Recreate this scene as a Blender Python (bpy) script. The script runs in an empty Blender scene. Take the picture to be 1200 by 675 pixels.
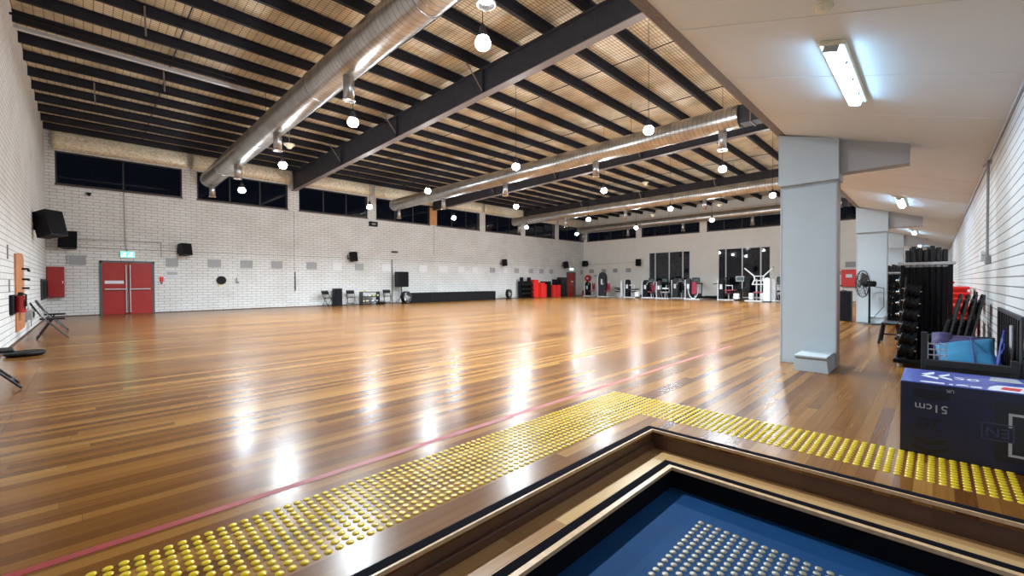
import bpy, bmesh, math, random
from mathutils import Vector, Matrix
random.seed(7)
C = bpy.context.scene.collection
PI = math.pi
R = math.radians

# ---------------------------------------------------------------- render look
sc = bpy.context.scene
sc.view_settings.view_transform = 'Standard'
sc.view_settings.look = 'None'
sc.view_settings.gamma = 1.0
sc.view_settings.use_curve_mapping = False
sc.view_settings.exposure = 1.05

# ---------------------------------------------------------------- materials
def nd(nt, typ, **kw):
    n = nt.nodes.new(typ)
    for k, v in kw.items():
        if k.startswith('in_'):
            n.inputs[k[3:]].default_value = v
        else:
            setattr(n, k, v)
    return n

def base_mat(name):
    m = bpy.data.materials.new(name)
    m.use_nodes = True
    return m, m.node_tree, m.node_tree.nodes['Principled BSDF']

def ramp(nt, stops):
    r = nt.nodes.new('ShaderNodeValToRGB')
    el = r.color_ramp.elements
    while len(el) < len(stops):
        el.new(0.5)
    for e, (p, c) in zip(el, stops):
        e.position = p
        e.color = (c[0], c[1], c[2], 1)
    return r

def plain(name, col, rough=0.5, metal=0.0, var=0.08, scale=30.0, bump=0.0, spec=0.5, coat=0.0):
    """painted / plastic / metal surface with a faint procedural mottling"""
    m, nt, b = base_mat(name)
    tc = nd(nt, 'ShaderNodeTexCoord')
    nz = nd(nt, 'ShaderNodeTexNoise', in_Scale=scale, in_Detail=3.0)
    nt.links.new(tc.outputs['Object'], nz.inputs['Vector'])
    lo = [max(0, c * (1 - var)) for c in col]
    hi = [min(1, c * (1 + var)) for c in col]
    r = ramp(nt, [(0.3, lo), (0.7, hi)])
    nt.links.new(nz.outputs['Fac'], r.inputs['Fac'])
    nt.links.new(r.outputs['Color'], b.inputs['Base Color'])
    b.inputs['Roughness'].default_value = rough
    b.inputs['Metallic'].default_value = metal
    b.inputs['Specular IOR Level'].default_value = spec
    b.inputs['Coat Weight'].default_value = coat
    if bump:
        bp = nd(nt, 'ShaderNodeBump', in_Strength=bump, in_Distance=0.01)
        nt.links.new(nz.outputs['Fac'], bp.inputs['Height'])
        nt.links.new(bp.outputs['Normal'], b.inputs['Normal'])
    return m

def emit(name, col, strength):
    m, nt, b = base_mat(name)
    b.inputs['Base Color'].default_value = (*col, 1)
    b.inputs['Emission Color'].default_value = (*col, 1)
    b.inputs['Emission Strength'].default_value = strength
    return m

def mth(nt, op, a, b=None, c=None):
    n = nt.nodes.new('ShaderNodeMath')
    n.operation = op
    for i, v in enumerate((a, b, c)):
        if v is None: continue
        if isinstance(v, (int, float)): n.inputs[i].default_value = v
        else: nt.links.new(v, n.inputs[i])
    return n.outputs[0]

def brick(name, axis, w, h, col=(0.77, 0.775, 0.77), dark=(0.20, 0.19, 0.18), strength=0.5, jointmix=1.0):
    m, nt, b = base_mat(name)
    g = nd(nt, 'ShaderNodeNewGeometry')
    sp = nd(nt, 'ShaderNodeSeparateXYZ')
    nt.links.new(g.outputs['Position'], sp.inputs[0])
    cb = nd(nt, 'ShaderNodeCombineXYZ')
    nt.links.new(sp.outputs[axis], cb.inputs[0])
    nt.links.new(sp.outputs['Z'], cb.inputs[1])
    bt = nd(nt, 'ShaderNodeTexBrick', in_Scale=1.0)
    bt.inputs['Brick Width'].default_value = w
    bt.inputs['Row Height'].default_value = h
    bt.inputs['Mortar Size'].default_value = 0.008
    bt.inputs['Mortar Smooth'].default_value = 0.6
    bt.inputs['Color1'].default_value = (*col, 1)
    bt.inputs['Color2'].default_value = (*[c * 0.95 for c in col], 1)
    bt.inputs['Mortar'].default_value = (*dark, 1)
    nt.links.new(cb.outputs[0], bt.inputs['Vector'])
    nz = nd(nt, 'ShaderNodeTexNoise', in_Scale=1.1, in_Detail=4.0)
    nt.links.new(g.outputs['Position'], nz.inputs['Vector'])
    rr = ramp(nt, [(0.3, (0.88, 0.87, 0.85)), (0.65, (1, 1, 1))])
    nt.links.new(nz.outputs['Fac'], rr.inputs['Fac'])
    mx = nd(nt, 'ShaderNodeMixRGB', blend_type='MULTIPLY')
    mx.inputs['Fac'].default_value = 1.0
    nt.links.new(bt.outputs['Color'], mx.inputs['Color1'])
    nt.links.new(rr.outputs['Color'], mx.inputs['Color2'])
    nt.links.new(mx.outputs['Color'], b.inputs['Base Color'])
    bp = nd(nt, 'ShaderNodeBump', in_Strength=strength, in_Distance=0.008)
    bp.invert = True
    nt.links.new(bt.outputs['Fac'], bp.inputs['Height'])
    nt.links.new(bp.outputs['Normal'], b.inputs['Normal'])
    b.inputs['Roughness'].default_value = 0.55
    return m

def timber(name, width, length, stops, rough=0.2, along='X', coat=0.0, seam=0.35):
    m, nt, b = base_mat(name)
    g = nd(nt, 'ShaderNodeNewGeometry')
    sp = nd(nt, 'ShaderNodeSeparateXYZ')
    nt.links.new(g.outputs['Position'], sp.inputs[0])
    a, c = ('X', 'Y') if along == 'X' else ('Y', 'X')
    cr = mth(nt, 'DIVIDE', sp.outputs[c], width)
    row = mth(nt, 'FLOOR', cr)
    wn = nd(nt, 'ShaderNodeTexWhiteNoise', noise_dimensions='1D')
    nt.links.new(row, wn.inputs['W'])
    off = mth(nt, 'MULTIPLY', wn.outputs['Value'], 17.3)
    al = mth(nt, 'ADD', mth(nt, 'DIVIDE', sp.outputs[a], length), off)
    colm = mth(nt, 'FLOOR', al)
    cb = nd(nt, 'ShaderNodeCombineXYZ')
    nt.links.new(row, cb.inputs[0]); nt.links.new(colm, cb.inputs[1])
    wn2 = nd(nt, 'ShaderNodeTexWhiteNoise', noise_dimensions='2D')
    nt.links.new(cb.outputs[0], wn2.inputs['Vector'])
    # grain, stretched along the board and shifted per board
    cg = nd(nt, 'ShaderNodeCombineXYZ')
    nt.links.new(mth(nt, 'MULTIPLY', sp.outputs[a], 1.3), cg.inputs[0])
    nt.links.new(mth(nt, 'MULTIPLY', sp.outputs[c], 55.0), cg.inputs[1])
    nt.links.new(mth(nt, 'MULTIPLY', wn2.outputs['Value'], 40.0), cg.inputs[2])
    gn = nd(nt, 'ShaderNodeTexNoise', in_Scale=1.0, in_Detail=4.0, in_Roughness=0.6)
    nt.links.new(cg.outputs[0], gn.inputs['Vector'])
    f = mth(nt, 'ADD', mth(nt, 'MULTIPLY', wn2.outputs['Value'], 0.72), mth(nt, 'MULTIPLY', gn.outputs['Fac'], 0.38))
    r = ramp(nt, stops)
    nt.links.new(f, r.inputs['Fac'])
    # seams
    fr = mth(nt, 'FRACT', cr)
    d1 = mth(nt, 'MINIMUM', fr, mth(nt, 'SUBTRACT', 1.0, fr))
    s1 = mth(nt, 'LESS_THAN', d1, 0.016)
    fa = mth(nt, 'FRACT', al)
    s2 = mth(nt, 'LESS_THAN', fa, 0.0016 / length * 1.5)
    s = mth(nt, 'MULTIPLY', mth(nt, 'MAXIMUM', s1, s2), seam)
    mx = nd(nt, 'ShaderNodeMixRGB')
    mx.inputs['Color2'].default_value = (0.06, 0.03, 0.012, 1)
    nt.links.new(s, mx.inputs['Fac'])
    nt.links.new(r.outputs['Color'], mx.inputs['Color1'])
    nt.links.new(mx.outputs['Color'], b.inputs['Base Color'])
    # slight waviness of the lacquer and per-board gloss
    wv = nd(nt, 'ShaderNodeTexNoise', in_Scale=6.0, in_Detail=2.0)
    nt.links.new(g.outputs['Position'], wv.inputs['Vector'])
    hh = mth(nt, 'ADD', mth(nt, 'MULTIPLY', wv.outputs['Fac'], 0.4), mth(nt, 'MULTIPLY', wn2.outputs['Value'], 0.25))
    bp = nd(nt, 'ShaderNodeBump', in_Strength=0.25, in_Distance=0.004)
    nt.links.new(hh, bp.inputs['Height'])
    nt.links.new(bp.outputs['Normal'], b.inputs['Normal'])
    rg = mth(nt, 'ADD', mth(nt, 'MULTIPLY', gn.outputs['Fac'], 0.10), rough - 0.05)
    nt.links.new(rg, b.inputs['Roughness'])
    b.inputs['Coat Weight'].default_value = coat
    b.inputs['Coat Roughness'].default_value = 0.12
    return m

def netting(name):
    """pale foil blanket held up by a wire net"""
    m, nt, b = base_mat(name)
    g = nd(nt, 'ShaderNodeNewGeometry')
    sp = nd(nt, 'ShaderNodeSeparateXYZ')
    nt.links.new(g.outputs['Position'], sp.inputs[0])
    def lines(sock, pitch, width):
        f = mth(nt, 'FRACT', mth(nt, 'DIVIDE', sock, pitch))
        return mth(nt, 'LESS_THAN', f, width)
    l = mth(nt, 'MAXIMUM', lines(sp.outputs['X'], 0.15, 0.09), lines(sp.outputs['Y'], 0.075, 0.22))
    nz = nd(nt, 'ShaderNodeTexNoise', in_Scale=1.6, in_Detail=3.0)
    nt.links.new(g.outputs['Position'], nz.inputs['Vector'])
    r = ramp(nt, [(0.25, (0.40, 0.35, 0.26)), (0.55, (0.76, 0.67, 0.49)), (0.8, (0.84, 0.79, 0.68))])
    nt.links.new(nz.outputs['Fac'], r.inputs['Fac'])
    mx = nd(nt, 'ShaderNodeMixRGB')
    nt.links.new(l, mx.inputs['Fac'])
    nt.links.new(r.outputs['Color'], mx.inputs['Color1'])
    mx.inputs['Color2'].default_value = (0.20, 0.15, 0.085, 1)
    nt.links.new(mx.outputs['Color'], b.inputs['Base Color'])
    bp = nd(nt, 'ShaderNodeBump', in_Strength=0.5, in_Distance=0.06)
    nt.links.new(nz.outputs['Fac'], bp.inputs['Height'])
    nt.links.new(bp.outputs['Normal'], b.inputs['Normal'])
    b.inputs['Roughness'].default_value = 0.5
    b.inputs['Metallic'].default_value = 0.15
    return m

def spiral(name):
    m, nt, b = base_mat(name)
    g = nd(nt, 'ShaderNodeNewGeometry')
    sp = nd(nt, 'ShaderNodeSeparateXYZ')
    nt.links.new(g.outputs['Position'], sp.inputs[0])
    # helical lock seam: depends on Y and slightly on X
    ph = mth(nt, 'ADD', sp.outputs['Y'], mth(nt, 'MULTIPLY', sp.outputs['X'], 0.12))
    f = mth(nt, 'FRACT', mth(nt, 'DIVIDE', ph, 0.13))
    seam = mth(nt, 'LESS_THAN', f, 0.10)
    nz = nd(nt, 'ShaderNodeTexNoise', in_Scale=3.0, in_Detail=3.0)
    nt.links.new(g.outputs['Position'], nz.inputs['Vector'])
    r = ramp(nt, [(0.3, (0.38, 0.37, 0.36)), (0.7, (0.54, 0.53, 0.51))])
    nt.links.new(nz.outputs['Fac'], r.inputs['Fac'])
    mx = nd(nt, 'ShaderNodeMixRGB')
    nt.links.new(mth(nt, 'MULTIPLY', seam, 0.75), mx.inputs['Fac'])
    nt.links.new(r.outputs['Color'], mx.inputs['Color1'])
    mx.inputs['Color2'].default_value = (0.12, 0.11, 0.10, 1)
    nt.links.new(mx.outputs['Color'], b.inputs['Base Color'])
    bp = nd(nt, 'ShaderNodeBump', in_Strength=0.6, in_Distance=0.01)
    nt.links.new(f, bp.inputs['Height'])
    nt.links.new(bp.outputs['Normal'], b.inputs['Normal'])
    b.inputs['Metallic'].default_value = 0.85
    b.inputs['Roughness'].default_value = 0.30
    return m

def glass(name):
    m, nt, b = base_mat(name)
    b.inputs['Base Color'].default_value = (0.55, 0.6, 0.66, 1)
    b.inputs['Transmission Weight'].default_value = 1.0
    b.inputs['Roughness'].default_value = 0.03
    b.inputs['IOR'].default_value = 1.45
    return m

M = {}
M['floor'] = timber('polished_timber', 0.085, 4.2, [(0.10, (0.070, 0.022, 0.004)), (0.38, (0.140, 0.052, 0.010)), (0.70, (0.215, 0.092, 0.019)), (1.0, (0.30, 0.150, 0.038))], rough=0.25, coat=0.02, seam=0.6)
M['floor'].node_tree.nodes['Principled BSDF'].inputs['Specular IOR Level'].default_value = 0.21
M['tread'] = timber('stair_timber', 0.085, 2.6, [(0.05, (0.30, 0.15, 0.06)), (0.5, (0.52, 0.31, 0.13)), (1.0, (0.62, 0.42, 0.20))], rough=0.25)
M['tread_y'] = timber('stair_timber_cross', 0.085, 2.6, [(0.05, (0.30, 0.15, 0.06)), (0.5, (0.52, 0.31, 0.13)), (1.0, (0.62, 0.42, 0.20))], rough=0.25, along='Y')
M['riser'] = timber('riser_timber', 0.3, 2.0, [(0.05, (0.055, 0.024, 0.014)), (1.0, (0.12, 0.055, 0.03))], rough=0.35, seam=0.1)
M['nose'] = plain('nosing_timber', (0.55, 0.36, 0.20), 0.3, var=0.15)
M['blackstrip'] = plain('black_grit_strip', (0.006, 0.006, 0.009), 0.95, spec=0.05)
M['brickX'] = brick('painted_brick_long', 'X', 0.38, 0.118)
M['brickY'] = brick('painted_brick_side', 'Y', 0.38, 0.118)
M['brickR'] = brick('painted_brick_corridor', 'X', 2.4, 0.088, col=(0.70, 0.71, 0.72))
M['render_white'] = plain('painted_render', (0.80, 0.785, 0.74), 0.6, var=0.03, scale=2)
M['soffit'] = plain('painted_soffit', (0.66, 0.68, 0.67), 0.6, var=0.03, scale=1.5)
M['colpaint'] = plain('column_paint', (0.44, 0.50, 0.54), 0.5, var=0.02, scale=3)
M['bracketgrey'] = plain('bracket_paint', (0.36, 0.36, 0.37), 0.5, var=0.02)
M['colpaint_d'] = plain('column_trim_paint', (0.36, 0.34, 0.34), 0.45, var=0.03)
M['steel'] = plain('dark_steel_paint', (0.040, 0.041, 0.052), 0.5, var=0.15, scale=4, spec=0.3)
M['purlin'] = plain('purlin_steel', (0.018, 0.019, 0.027), 0.6, var=0.2, scale=3, spec=0.2)
M['fascia'] = plain('fascia_and_lit_flange_paint', (0.20, 0.17, 0.165), 0.5, var=0.1)
M['net'] = netting('foil_and_netting')
M['foil'] = plain('crinkled_foil', (0.80, 0.72, 0.55), 0.4, 0.1, var=0.25, scale=14, bump=1.0)
M['duct'] = spiral('spiral_galvanised')
M['galv'] = plain('galvanised', (0.42, 0.42, 0.43), 0.3, 0.9, var=0.12, scale=8)
M['chrome'] = plain('chrome', (0.75, 0.76, 0.78), 0.18, 1.0, var=0.05)
M['black'] = plain('black_plastic', (0.007, 0.007, 0.009), 0.5, var=0.2, spec=0.2)
M['blackmat'] = plain('black_vinyl', (0.006, 0.006, 0.008), 0.65, var=0.25, scale=6, spec=0.2)
M['blackgloss'] = plain('black_gloss', (0.014, 0.014, 0.017), 0.25, var=0.2)
M['darkgrey'] = plain('charcoal', (0.030, 0.030, 0.034), 0.5, spec=0.3)
M['grille'] = plain('speaker_grille', (0.007, 0.007, 0.009), 0.8, scale=300, bump=0.2, var=0.4, spec=0.15)
M['red'] = plain('red_door_paint', (0.36, 0.022, 0.02), 0.35, var=0.06, scale=4)
M['redbright'] = plain('red_plastic', (0.75, 0.03, 0.025), 0.4, var=0.05)
M['maroon'] = plain('maroon_vinyl', (0.30, 0.018, 0.045), 0.4)
M['redline'] = plain('red_court_tape', (0.26, 0.022, 0.022), 0.5, var=0.12, scale=9)
M['frame'] = plain('door_frame_paint', (0.09, 0.10, 0.12), 0.4)
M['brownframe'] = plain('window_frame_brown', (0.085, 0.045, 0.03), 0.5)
M['blackframe'] = plain('window_frame_black', (0.02, 0.02, 0.022), 0.5)
M['white'] = plain('white_paint', (0.75, 0.76, 0.77), 0.4, var=0.03)
M['ventgrey'] = plain('vent_grey', (0.38, 0.39, 0.40), 0.5, scale=120, var=0.25)
M['cream'] = plain('cream_plastic', (0.72, 0.66, 0.50), 0.5)
M['wood_orange'] = plain('orange_timber_board', (0.50, 0.19, 0.075), 0.5, var=0.15, scale=14)
M['orange_pier'] = plain('orange_timber_pier', (0.55, 0.25, 0.09), 0.5, var=0.12, scale=8)
M['yellow'] = plain('yellow_stud', (0.62, 0.44, 0.012), 0.22, var=0.05)
M['stud'] = plain('steel_stud', (0.28, 0.255, 0.205), 0.35, 0.4, var=0.08)
M['blue'] = plain('blue_vinyl_floor', (0.008, 0.045, 0.130), 0.6, var=0.10, scale=3, spec=0.05)
M['boxblue'] = plain('navy_carton', (0.008, 0.010, 0.042), 0.4, var=0.15, scale=8)
M['boxtop'] = plain('blue_carton_top', (0.06, 0.085, 0.36), 0.3, var=0.15, scale=8)
M['boxblack'] = plain('black_print', (0.008, 0.008, 0.014), 0.35)
M['print_white'] = plain('white_print', (0.72, 0.74, 0.80), 0.4)
M['print_grey'] = plain('silver_print', (0.42, 0.43, 0.47), 0.4)
M['print_dark'] = plain('dark_navy_print', (0.004, 0.004, 0.010), 0.35)
M['print_navy'] = plain('navy_print_light', (0.035, 0.042, 0.10), 0.4)
M['print_red'] = plain('red_print', (0.60, 0.03, 0.05), 0.4)
M['matcyan'] = plain('cyan_foam', (0.006, 0.15, 0.29), 0.7)
M['matpurple'] = plain('purple_foam', (0.022, 0.014, 0.085), 0.7)
M['matnavy'] = plain('royal_blue_foam', (0.01, 0.02, 0.20), 0.5)
M['silver'] = plain('silver_powder_coat', (0.62, 0.63, 0.65), 0.35, 0.2)
M['screen'] = plain('console_screen', (0.12, 0.18, 0.20), 0.15)
M['conduit'] = plain('conduit_grey', (0.26, 0.26, 0.26), 0.5)
M['paper'] = plain('notice_paper', (0.62, 0.64, 0.68), 0.6, var=0.2, scale=60)
M['yellowpale'] = plain('pale_yellow_foam', (0.75, 0.72, 0.32), 0.5)
M['brownbox'] = plain('brown_grey_carpet', (0.045, 0.035, 0.028), 0.9, scale=200, bump=0.4)
M['glass'] = glass('night_glass')
M['lamp'] = emit('lamp_diffuser', (0.86, 0.94, 1.0), 175.0)
M['tube'] = emit('tube_diffuser', (0.34, 0.66, 1.0), 20.0)
M['exit_green'] = emit('exit_green', (0.05, 0.85, 0.55), 2.5)
M['exit_white'] = emit('exit_pictogram', (0.75, 1.0, 0.95), 3.5)
M['exit_pale'] = emit('far_exit', (0.55, 1.0, 0.85), 2.2)

# ---------------------------------------------------------------- geometry helper
class B:
    def __init__(s): s.bm = bmesh.new()
    def box(s, x0, x1, y0, y1, z0, z1, bev=0.0, m=None):
        r = bmesh.ops.create_cube(s.bm, size=1.0)
        vs = r['verts']
        mt = Matrix.Translation(((x0 + x1) / 2, (y0 + y1) / 2, (z0 + z1) / 2)) @ Matrix.Diagonal((abs(x1 - x0), abs(y1 - y0), abs(z1 - z0), 1))
        bmesh.ops.transform(s.bm, matrix=mt, verts=vs)
        if m is not None: bmesh.ops.transform(s.bm, matrix=m, verts=vs)
        if bev > 0:
            es = list({e for v in vs for e in v.link_edges})
            bmesh.ops.bevel(s.bm, geom=es, offset=bev, segments=2, affect='EDGES', profile=0.5)
        return s
    def cyl(s, p0, p1, r, r2=None, seg=16, caps=True):
        p0 = Vector(p0); p1 = Vector(p1); d = p1 - p0
        q = d.to_track_quat('Z', 'Y').to_matrix().to_4x4()
        mt = Matrix.Translation((p0 + p1) / 2) @ q
        bmesh.ops.create_cone(s.bm, cap_ends=caps, segments=seg, radius1=r, radius2=r if r2 is None else r2, depth=d.length, matrix=mt)
        return s
    def tube(s, pts, r, seg=8):
        for a, b in zip(pts, pts[1:]): s.cyl(a, b, r, seg=seg)
        for p in pts[1:-1]:
            bmesh.ops.create_uvsphere(s.bm, u_segments=seg, v_segments=6, radius=r, matrix=Matrix.Translation(Vector(p)))
        return s
    def ball(s, p, r, sx=1, sy=1, sz=1, seg=16):
        bmesh.ops.create_uvsphere(s.bm, u_segments=seg, v_segments=max(6, seg // 2), radius=1.0, matrix=Matrix.Translation(Vector(p)) @ Matrix.Diagonal((r * sx, r * sy, r * sz, 1)))
        return s
    def prism(s, poly, axis, a0, a1):
        """poly: 2-D outline in the two other axes, extruded along axis from a0 to a1"""
        def P(q, a):
            return {'X': (a, q[0], q[1]), 'Y': (q[0], a, q[1]), 'Z': (q[0], q[1], a)}[axis]
        v0 = [s.bm.verts.new(P(q, a0)) for q in poly]
        v1 = [s.bm.verts.new(P(q, a1)) for q in poly]
        n = len(poly)
        s.bm.faces.new(v0); s.bm.faces.new(list(reversed(v1)))
        for i in range(n):
            s.bm.faces.new([v0[i], v1[i], v1[(i + 1) % n], v0[(i + 1) % n]])
        return s
    def ring(s, c, axis, Rr, r, seg=28, rs=8):
        ax = {'X': 0, 'Y': 1, 'Z': 2}[axis]
        o = [i for i in range(3) if i != ax]
        vs = []
        for i in range(seg):
            t = 2 * PI * i / seg
            row = []
            for j in range(rs):
                p = 2 * PI * j / rs
                q = [0, 0, 0]
                q[o[0]] = (Rr + r * math.cos(p)) * math.cos(t)
                q[o[1]] = (Rr + r * math.cos(p)) * math.sin(t)
                q[ax] = r * math.sin(p)
                row.append(s.bm.verts.new(Vector(q) + Vector(c)))
            vs.append(row)
        for i in range(seg):
            for j in range(rs):
                s.bm.faces.new([vs[i][j], vs[(i + 1) % seg][j], vs[(i + 1) % seg][(j + 1) % rs], vs[i][(j + 1) % rs]])
        return s
    def out(s, name, mat, parent=None, smooth=False):
        bmesh.ops.recalc_face_normals(s.bm, faces=s.bm.faces)
        me = bpy.data.meshes.new(name)
        s.bm.to_mesh(me); s.bm.free()
        if smooth:
            for p in me.polygons: p.use_smooth = True
        me.materials.append(M[mat])
        o = bpy.data.objects.new(name, me)
        C.objects.link(o)
        if parent is not None: o.parent = parent
        if smooth:
            try:
                md = o.modifiers.new('es', 'EDGE_SPLIT'); md.split_angle = R(40)
            except Exception: pass
        return o

def thing(name, label, cat, loc=(0, 0, 0), rz=0.0, group=None):
    o = bpy.data.objects.new(name, None); C.objects.link(o)
    o.location = loc; o.rotation_euler = (0, 0, rz)
    o.empty_display_size = 0.1
    o['label'] = label; o['category'] = cat
    if group: o['group'] = group
    return o
def tag(o, label, cat, group=None, kind=None):
    if label: o['label'] = label
    if cat: o['category'] = cat
    if group: o['group'] = group
    if kind: o['kind'] = kind
    return o
def struct(o):
    o['kind'] = 'structure'; return o
def dup(root, loc, rz=None, label=None, group=None):
    r = root.copy(); C.objects.link(r); r.location = loc
    if rz is not None: r.rotation_euler = (0, 0, rz)
    if label: r['label'] = label
    if group: r['group'] = group
    for ch in list(root.children):
        c = ch.copy(); C.objects.link(c); c.parent = r
        for g in list(ch.children):
            d = g.copy(); C.objects.link(d); d.parent = c
    return r
ORD = ['first', 'second', 'third', 'fourth', 'fifth', 'sixth', 'seventh', 'eighth', 'ninth', 'tenth', 'eleventh', 'twelfth', 'thirteenth', 'fourteenth', 'fifteenth', 'sixteenth', 'seventeenth', 'eighteenth', 'nineteenth', 'twentieth']

# ---------------------------------------------------------------- room sizes (m)
XL, XE = -1.06, 32.42        # left wall, far end wall
YA, YR = 22.99, -0.48        # long window wall, corridor wall
ZR = 7.0                     # roof deck
ZS, ZT = 4.92, 6.14          # high window band
YC0, YC1 = 0.96, 1.64        # column faces
SZ, SY = 3.35, 1.57          # soffit edge
def soff(y): return SZ - 0.315 * (SY - y)
PX = [3.19 + 4.218 * k for k in range(7)]   # piers of the long wall
RX = [7.41, 15.85, 24.28]                   # rafters
SX1, SY1 = 3.24, 1.63        # stairwell corner (face of the first riser)
SX2, SY2 = 3.00, 1.36        # second riser
Z1, Z2 = -0.15, -0.30

# ---------------------------------------------------------------- floor with the stairwell cut out
b = B()
b.box(XL - .3, XE + .3, SY1, YA + .3, -0.04, 0.0)
b.box(SX1, XE + .3, YR - .3, SY1, -0.04, 0.0)
struct(b.out('floor', 'floor'))
# step treads, risers
def tri_L(b, x_in, x_out, y_in, y_out, z0, z1):
    b.box(XL, x_out, y_in, y_out, z0, z1)
    b.box(x_in, x_out, YR + .004, y_in, z0, z1)
    return b
t = thing('stair_step', 'upper timber stair step below the hall floor with black grip strip', 'step', (3.0, 1.4, Z1))
def loc(o, p): # children in world coordinates under an offset root
    o.location = (-p[0], -p[1], -p[2]); return o
rp = (3.0, 1.4, Z1)
loc(B().box(XL, SX1, SY2, SY1, Z1 - .03, Z1).out('tread', 'tread', t), rp)
loc(B().box(SX2, SX1 , YR, SY2, Z1 - .03, Z1).out('tread', 'tread_y', t), rp)
loc(tri_L(B(), SX2 + .022, SX2 + .077, SY2 + .022, SY2 + .077, Z1, Z1 + .003).out('grip_strip', 'blackstrip', t), rp)
loc(tri_L(B(), SX2 - .012, SX2 + .021, SY2 - .012, SY2 + .021, Z1 - .02, Z1 + .002).out('nosing', 'nose', t), rp)
loc(tri_L(B(), SX2, SX2 + .02, SY2, SY2 + .02, Z2, Z1 - .02).out('riser', 'blackstrip', t), rp)
t = thing('stair_step', 'top edge of the stairwell flush with the hall floor, dark riser and black strip', 'step', (3.24, 1.63, 0))
rp = (3.24, 1.63, 0)
b = B(); b.box(XL, SX1 + .055, SY1 + .0, SY1 + .055, 0.0, 0.003); b.box(SX1, SX1 + .055, YR, SY1, 0.0, 0.003)
loc(b.out('grip_strip', 'blackstrip', t), rp)
b = B(); b.box(XL, SX1, SY1 - .013, SY1, -.018, .002); b.box(SX1 - .013, SX1, YR + .004, SY1 - .013, -.018, .002)
loc(b.out('nosing', 'nose', t), rp)
b = B(); b.box(XL, SX1 + .02, SY1, SY1 + .02, Z1, -.041); b.box(SX1, SX1 + .02, YR, SY1, Z1, -.041)
loc(b.out('riser', 'riser', t), rp)
b = B(); b.box(XL, SX1 - .0, SY1 - .02, SY1 - .0, Z1, Z1 + .055, 0.004)
loc(b.out('moulding', 'riser', t), rp)
struct(B().box(XL, SX2, YR, SY2, Z2 - .04, Z2).out('floor_landing', 'blue'))

# red court line
tag(B().box(XL, 8.5, 2.66, 2.715, 0.0, 0.0012).out('floor_line', 'redline'), 'red tape line on the timber floor beside the yellow studs', 'floor line')
tag(B().box(-0.51, -0.505, 5.2, 9.2, 0.0, 0.0010).out('floor_line', 'brownframe'), 'thin dark joint line across the boards near the left wall', 'floor line')

# ---------------------------------------------------------------- tactile studs
camp = Vector((0, 0, 1.2))
def stud_bm(mb, x, y, z, r=0.019, h=0.006, seg=12):
    rings = []
    for (rr, zz) in ((r, 0), (r * .93, h * .6), (r * .72, h)):
        rings.append([mb.verts.new((x + rr * math.cos(2 * PI * k / seg), y + rr * math.sin(2 * PI * k / seg), z + zz)) for k in range(seg)])
    for a, c in zip(rings, rings[1:]):
        for k in range(seg):
            mb.faces.new([a[k], a[(k + 1) % seg], c[(k + 1) % seg], c[k]])
    mb.faces.new(rings[-1])
ys = [2.46 - .05 * k for k in range(12)]
xs = [4.045 - .05 * k for k in range(11)]
pts = []
for i in range(86):
    for y in ys: pts.append((4.045 - .05 * i, y))
for j in range(45):
    for x in xs: pts.append((x, 1.86 - .05 * j))
Fv = Vector((0.7076, 0.7066)); Rv = Vector((0.7066, -0.7076))
def pix(x, y, z=0.0):
    q = Vector((x, y)); d = q.dot(Fv); a = q.dot(Rv)
    return 600 + 496.6 * a / d, 331.5 + 496.6 * (1.2 - z) / d
def infr(p, z):
    u, v = pix(p[0], p[1], z); return -20 < u < 1215 and v < 690
pts = [p for p in pts if infr(p, 0)]
pts.sort(key=lambda p: p[0] ** 2 + p[1] ** 2)
mb = bmesh.new(); stud_bm(mb, 0, 0, 0)
bmesh.ops.recalc_face_normals(mb, faces=mb.faces)
sm = bpy.data.meshes.new('tactile_stud'); mb.to_mesh(sm); mb.free(); sm.materials.append(M['yellow'])
for p in sm.polygons: p.use_smooth = True
for p in pts[:300]:
    o = bpy.data.objects.new('tactile_stud', sm); C.objects.link(o); o.location = (p[0], p[1], 0.0)
    tag(o, 'round yellow tactile stud on the timber floor along the stairwell edge', 'tactile stud', 'yellow tactile studs near the camera')
mb = bmesh.new()
for p in pts[300:]: stud_bm(mb, p[0], p[1], 0.0, seg=10)
bmesh.ops.recalc_face_normals(mb, faces=mb.faces)
me = bpy.data.meshes.new('tactile_studs'); mb.to_mesh(me); mb.free(); me.materials.append(M['yellow'])
for p in me.polygons: p.use_smooth = True
o = bpy.data.objects.new('tactile_studs', me); C.objects.link(o)
tag(o, 'field of small yellow tactile studs farther along the stairwell corner', 'tactile studs', None, 'stuff')
sp = []
for i in range(22):
    for j in range(24):
        p = (2.675 - .05 * i, 1.02 - .05 * j)
        if infr(p, -.3): sp.append(p)
ss = sm.copy(); ss.materials.clear(); ss.materials.append(M['stud'])
sp.sort(key=lambda p: p[0] ** 2 + p[1] ** 2)
for p in sp[:300]:
    o = bpy.data.objects.new('floor_stud', ss); C.objects.link(o); o.location = (p[0], p[1], Z2)
    tag(o, 'round silver tactile stud on the blue landing floor', 'tactile stud', 'silver studs on the blue landing')

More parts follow.
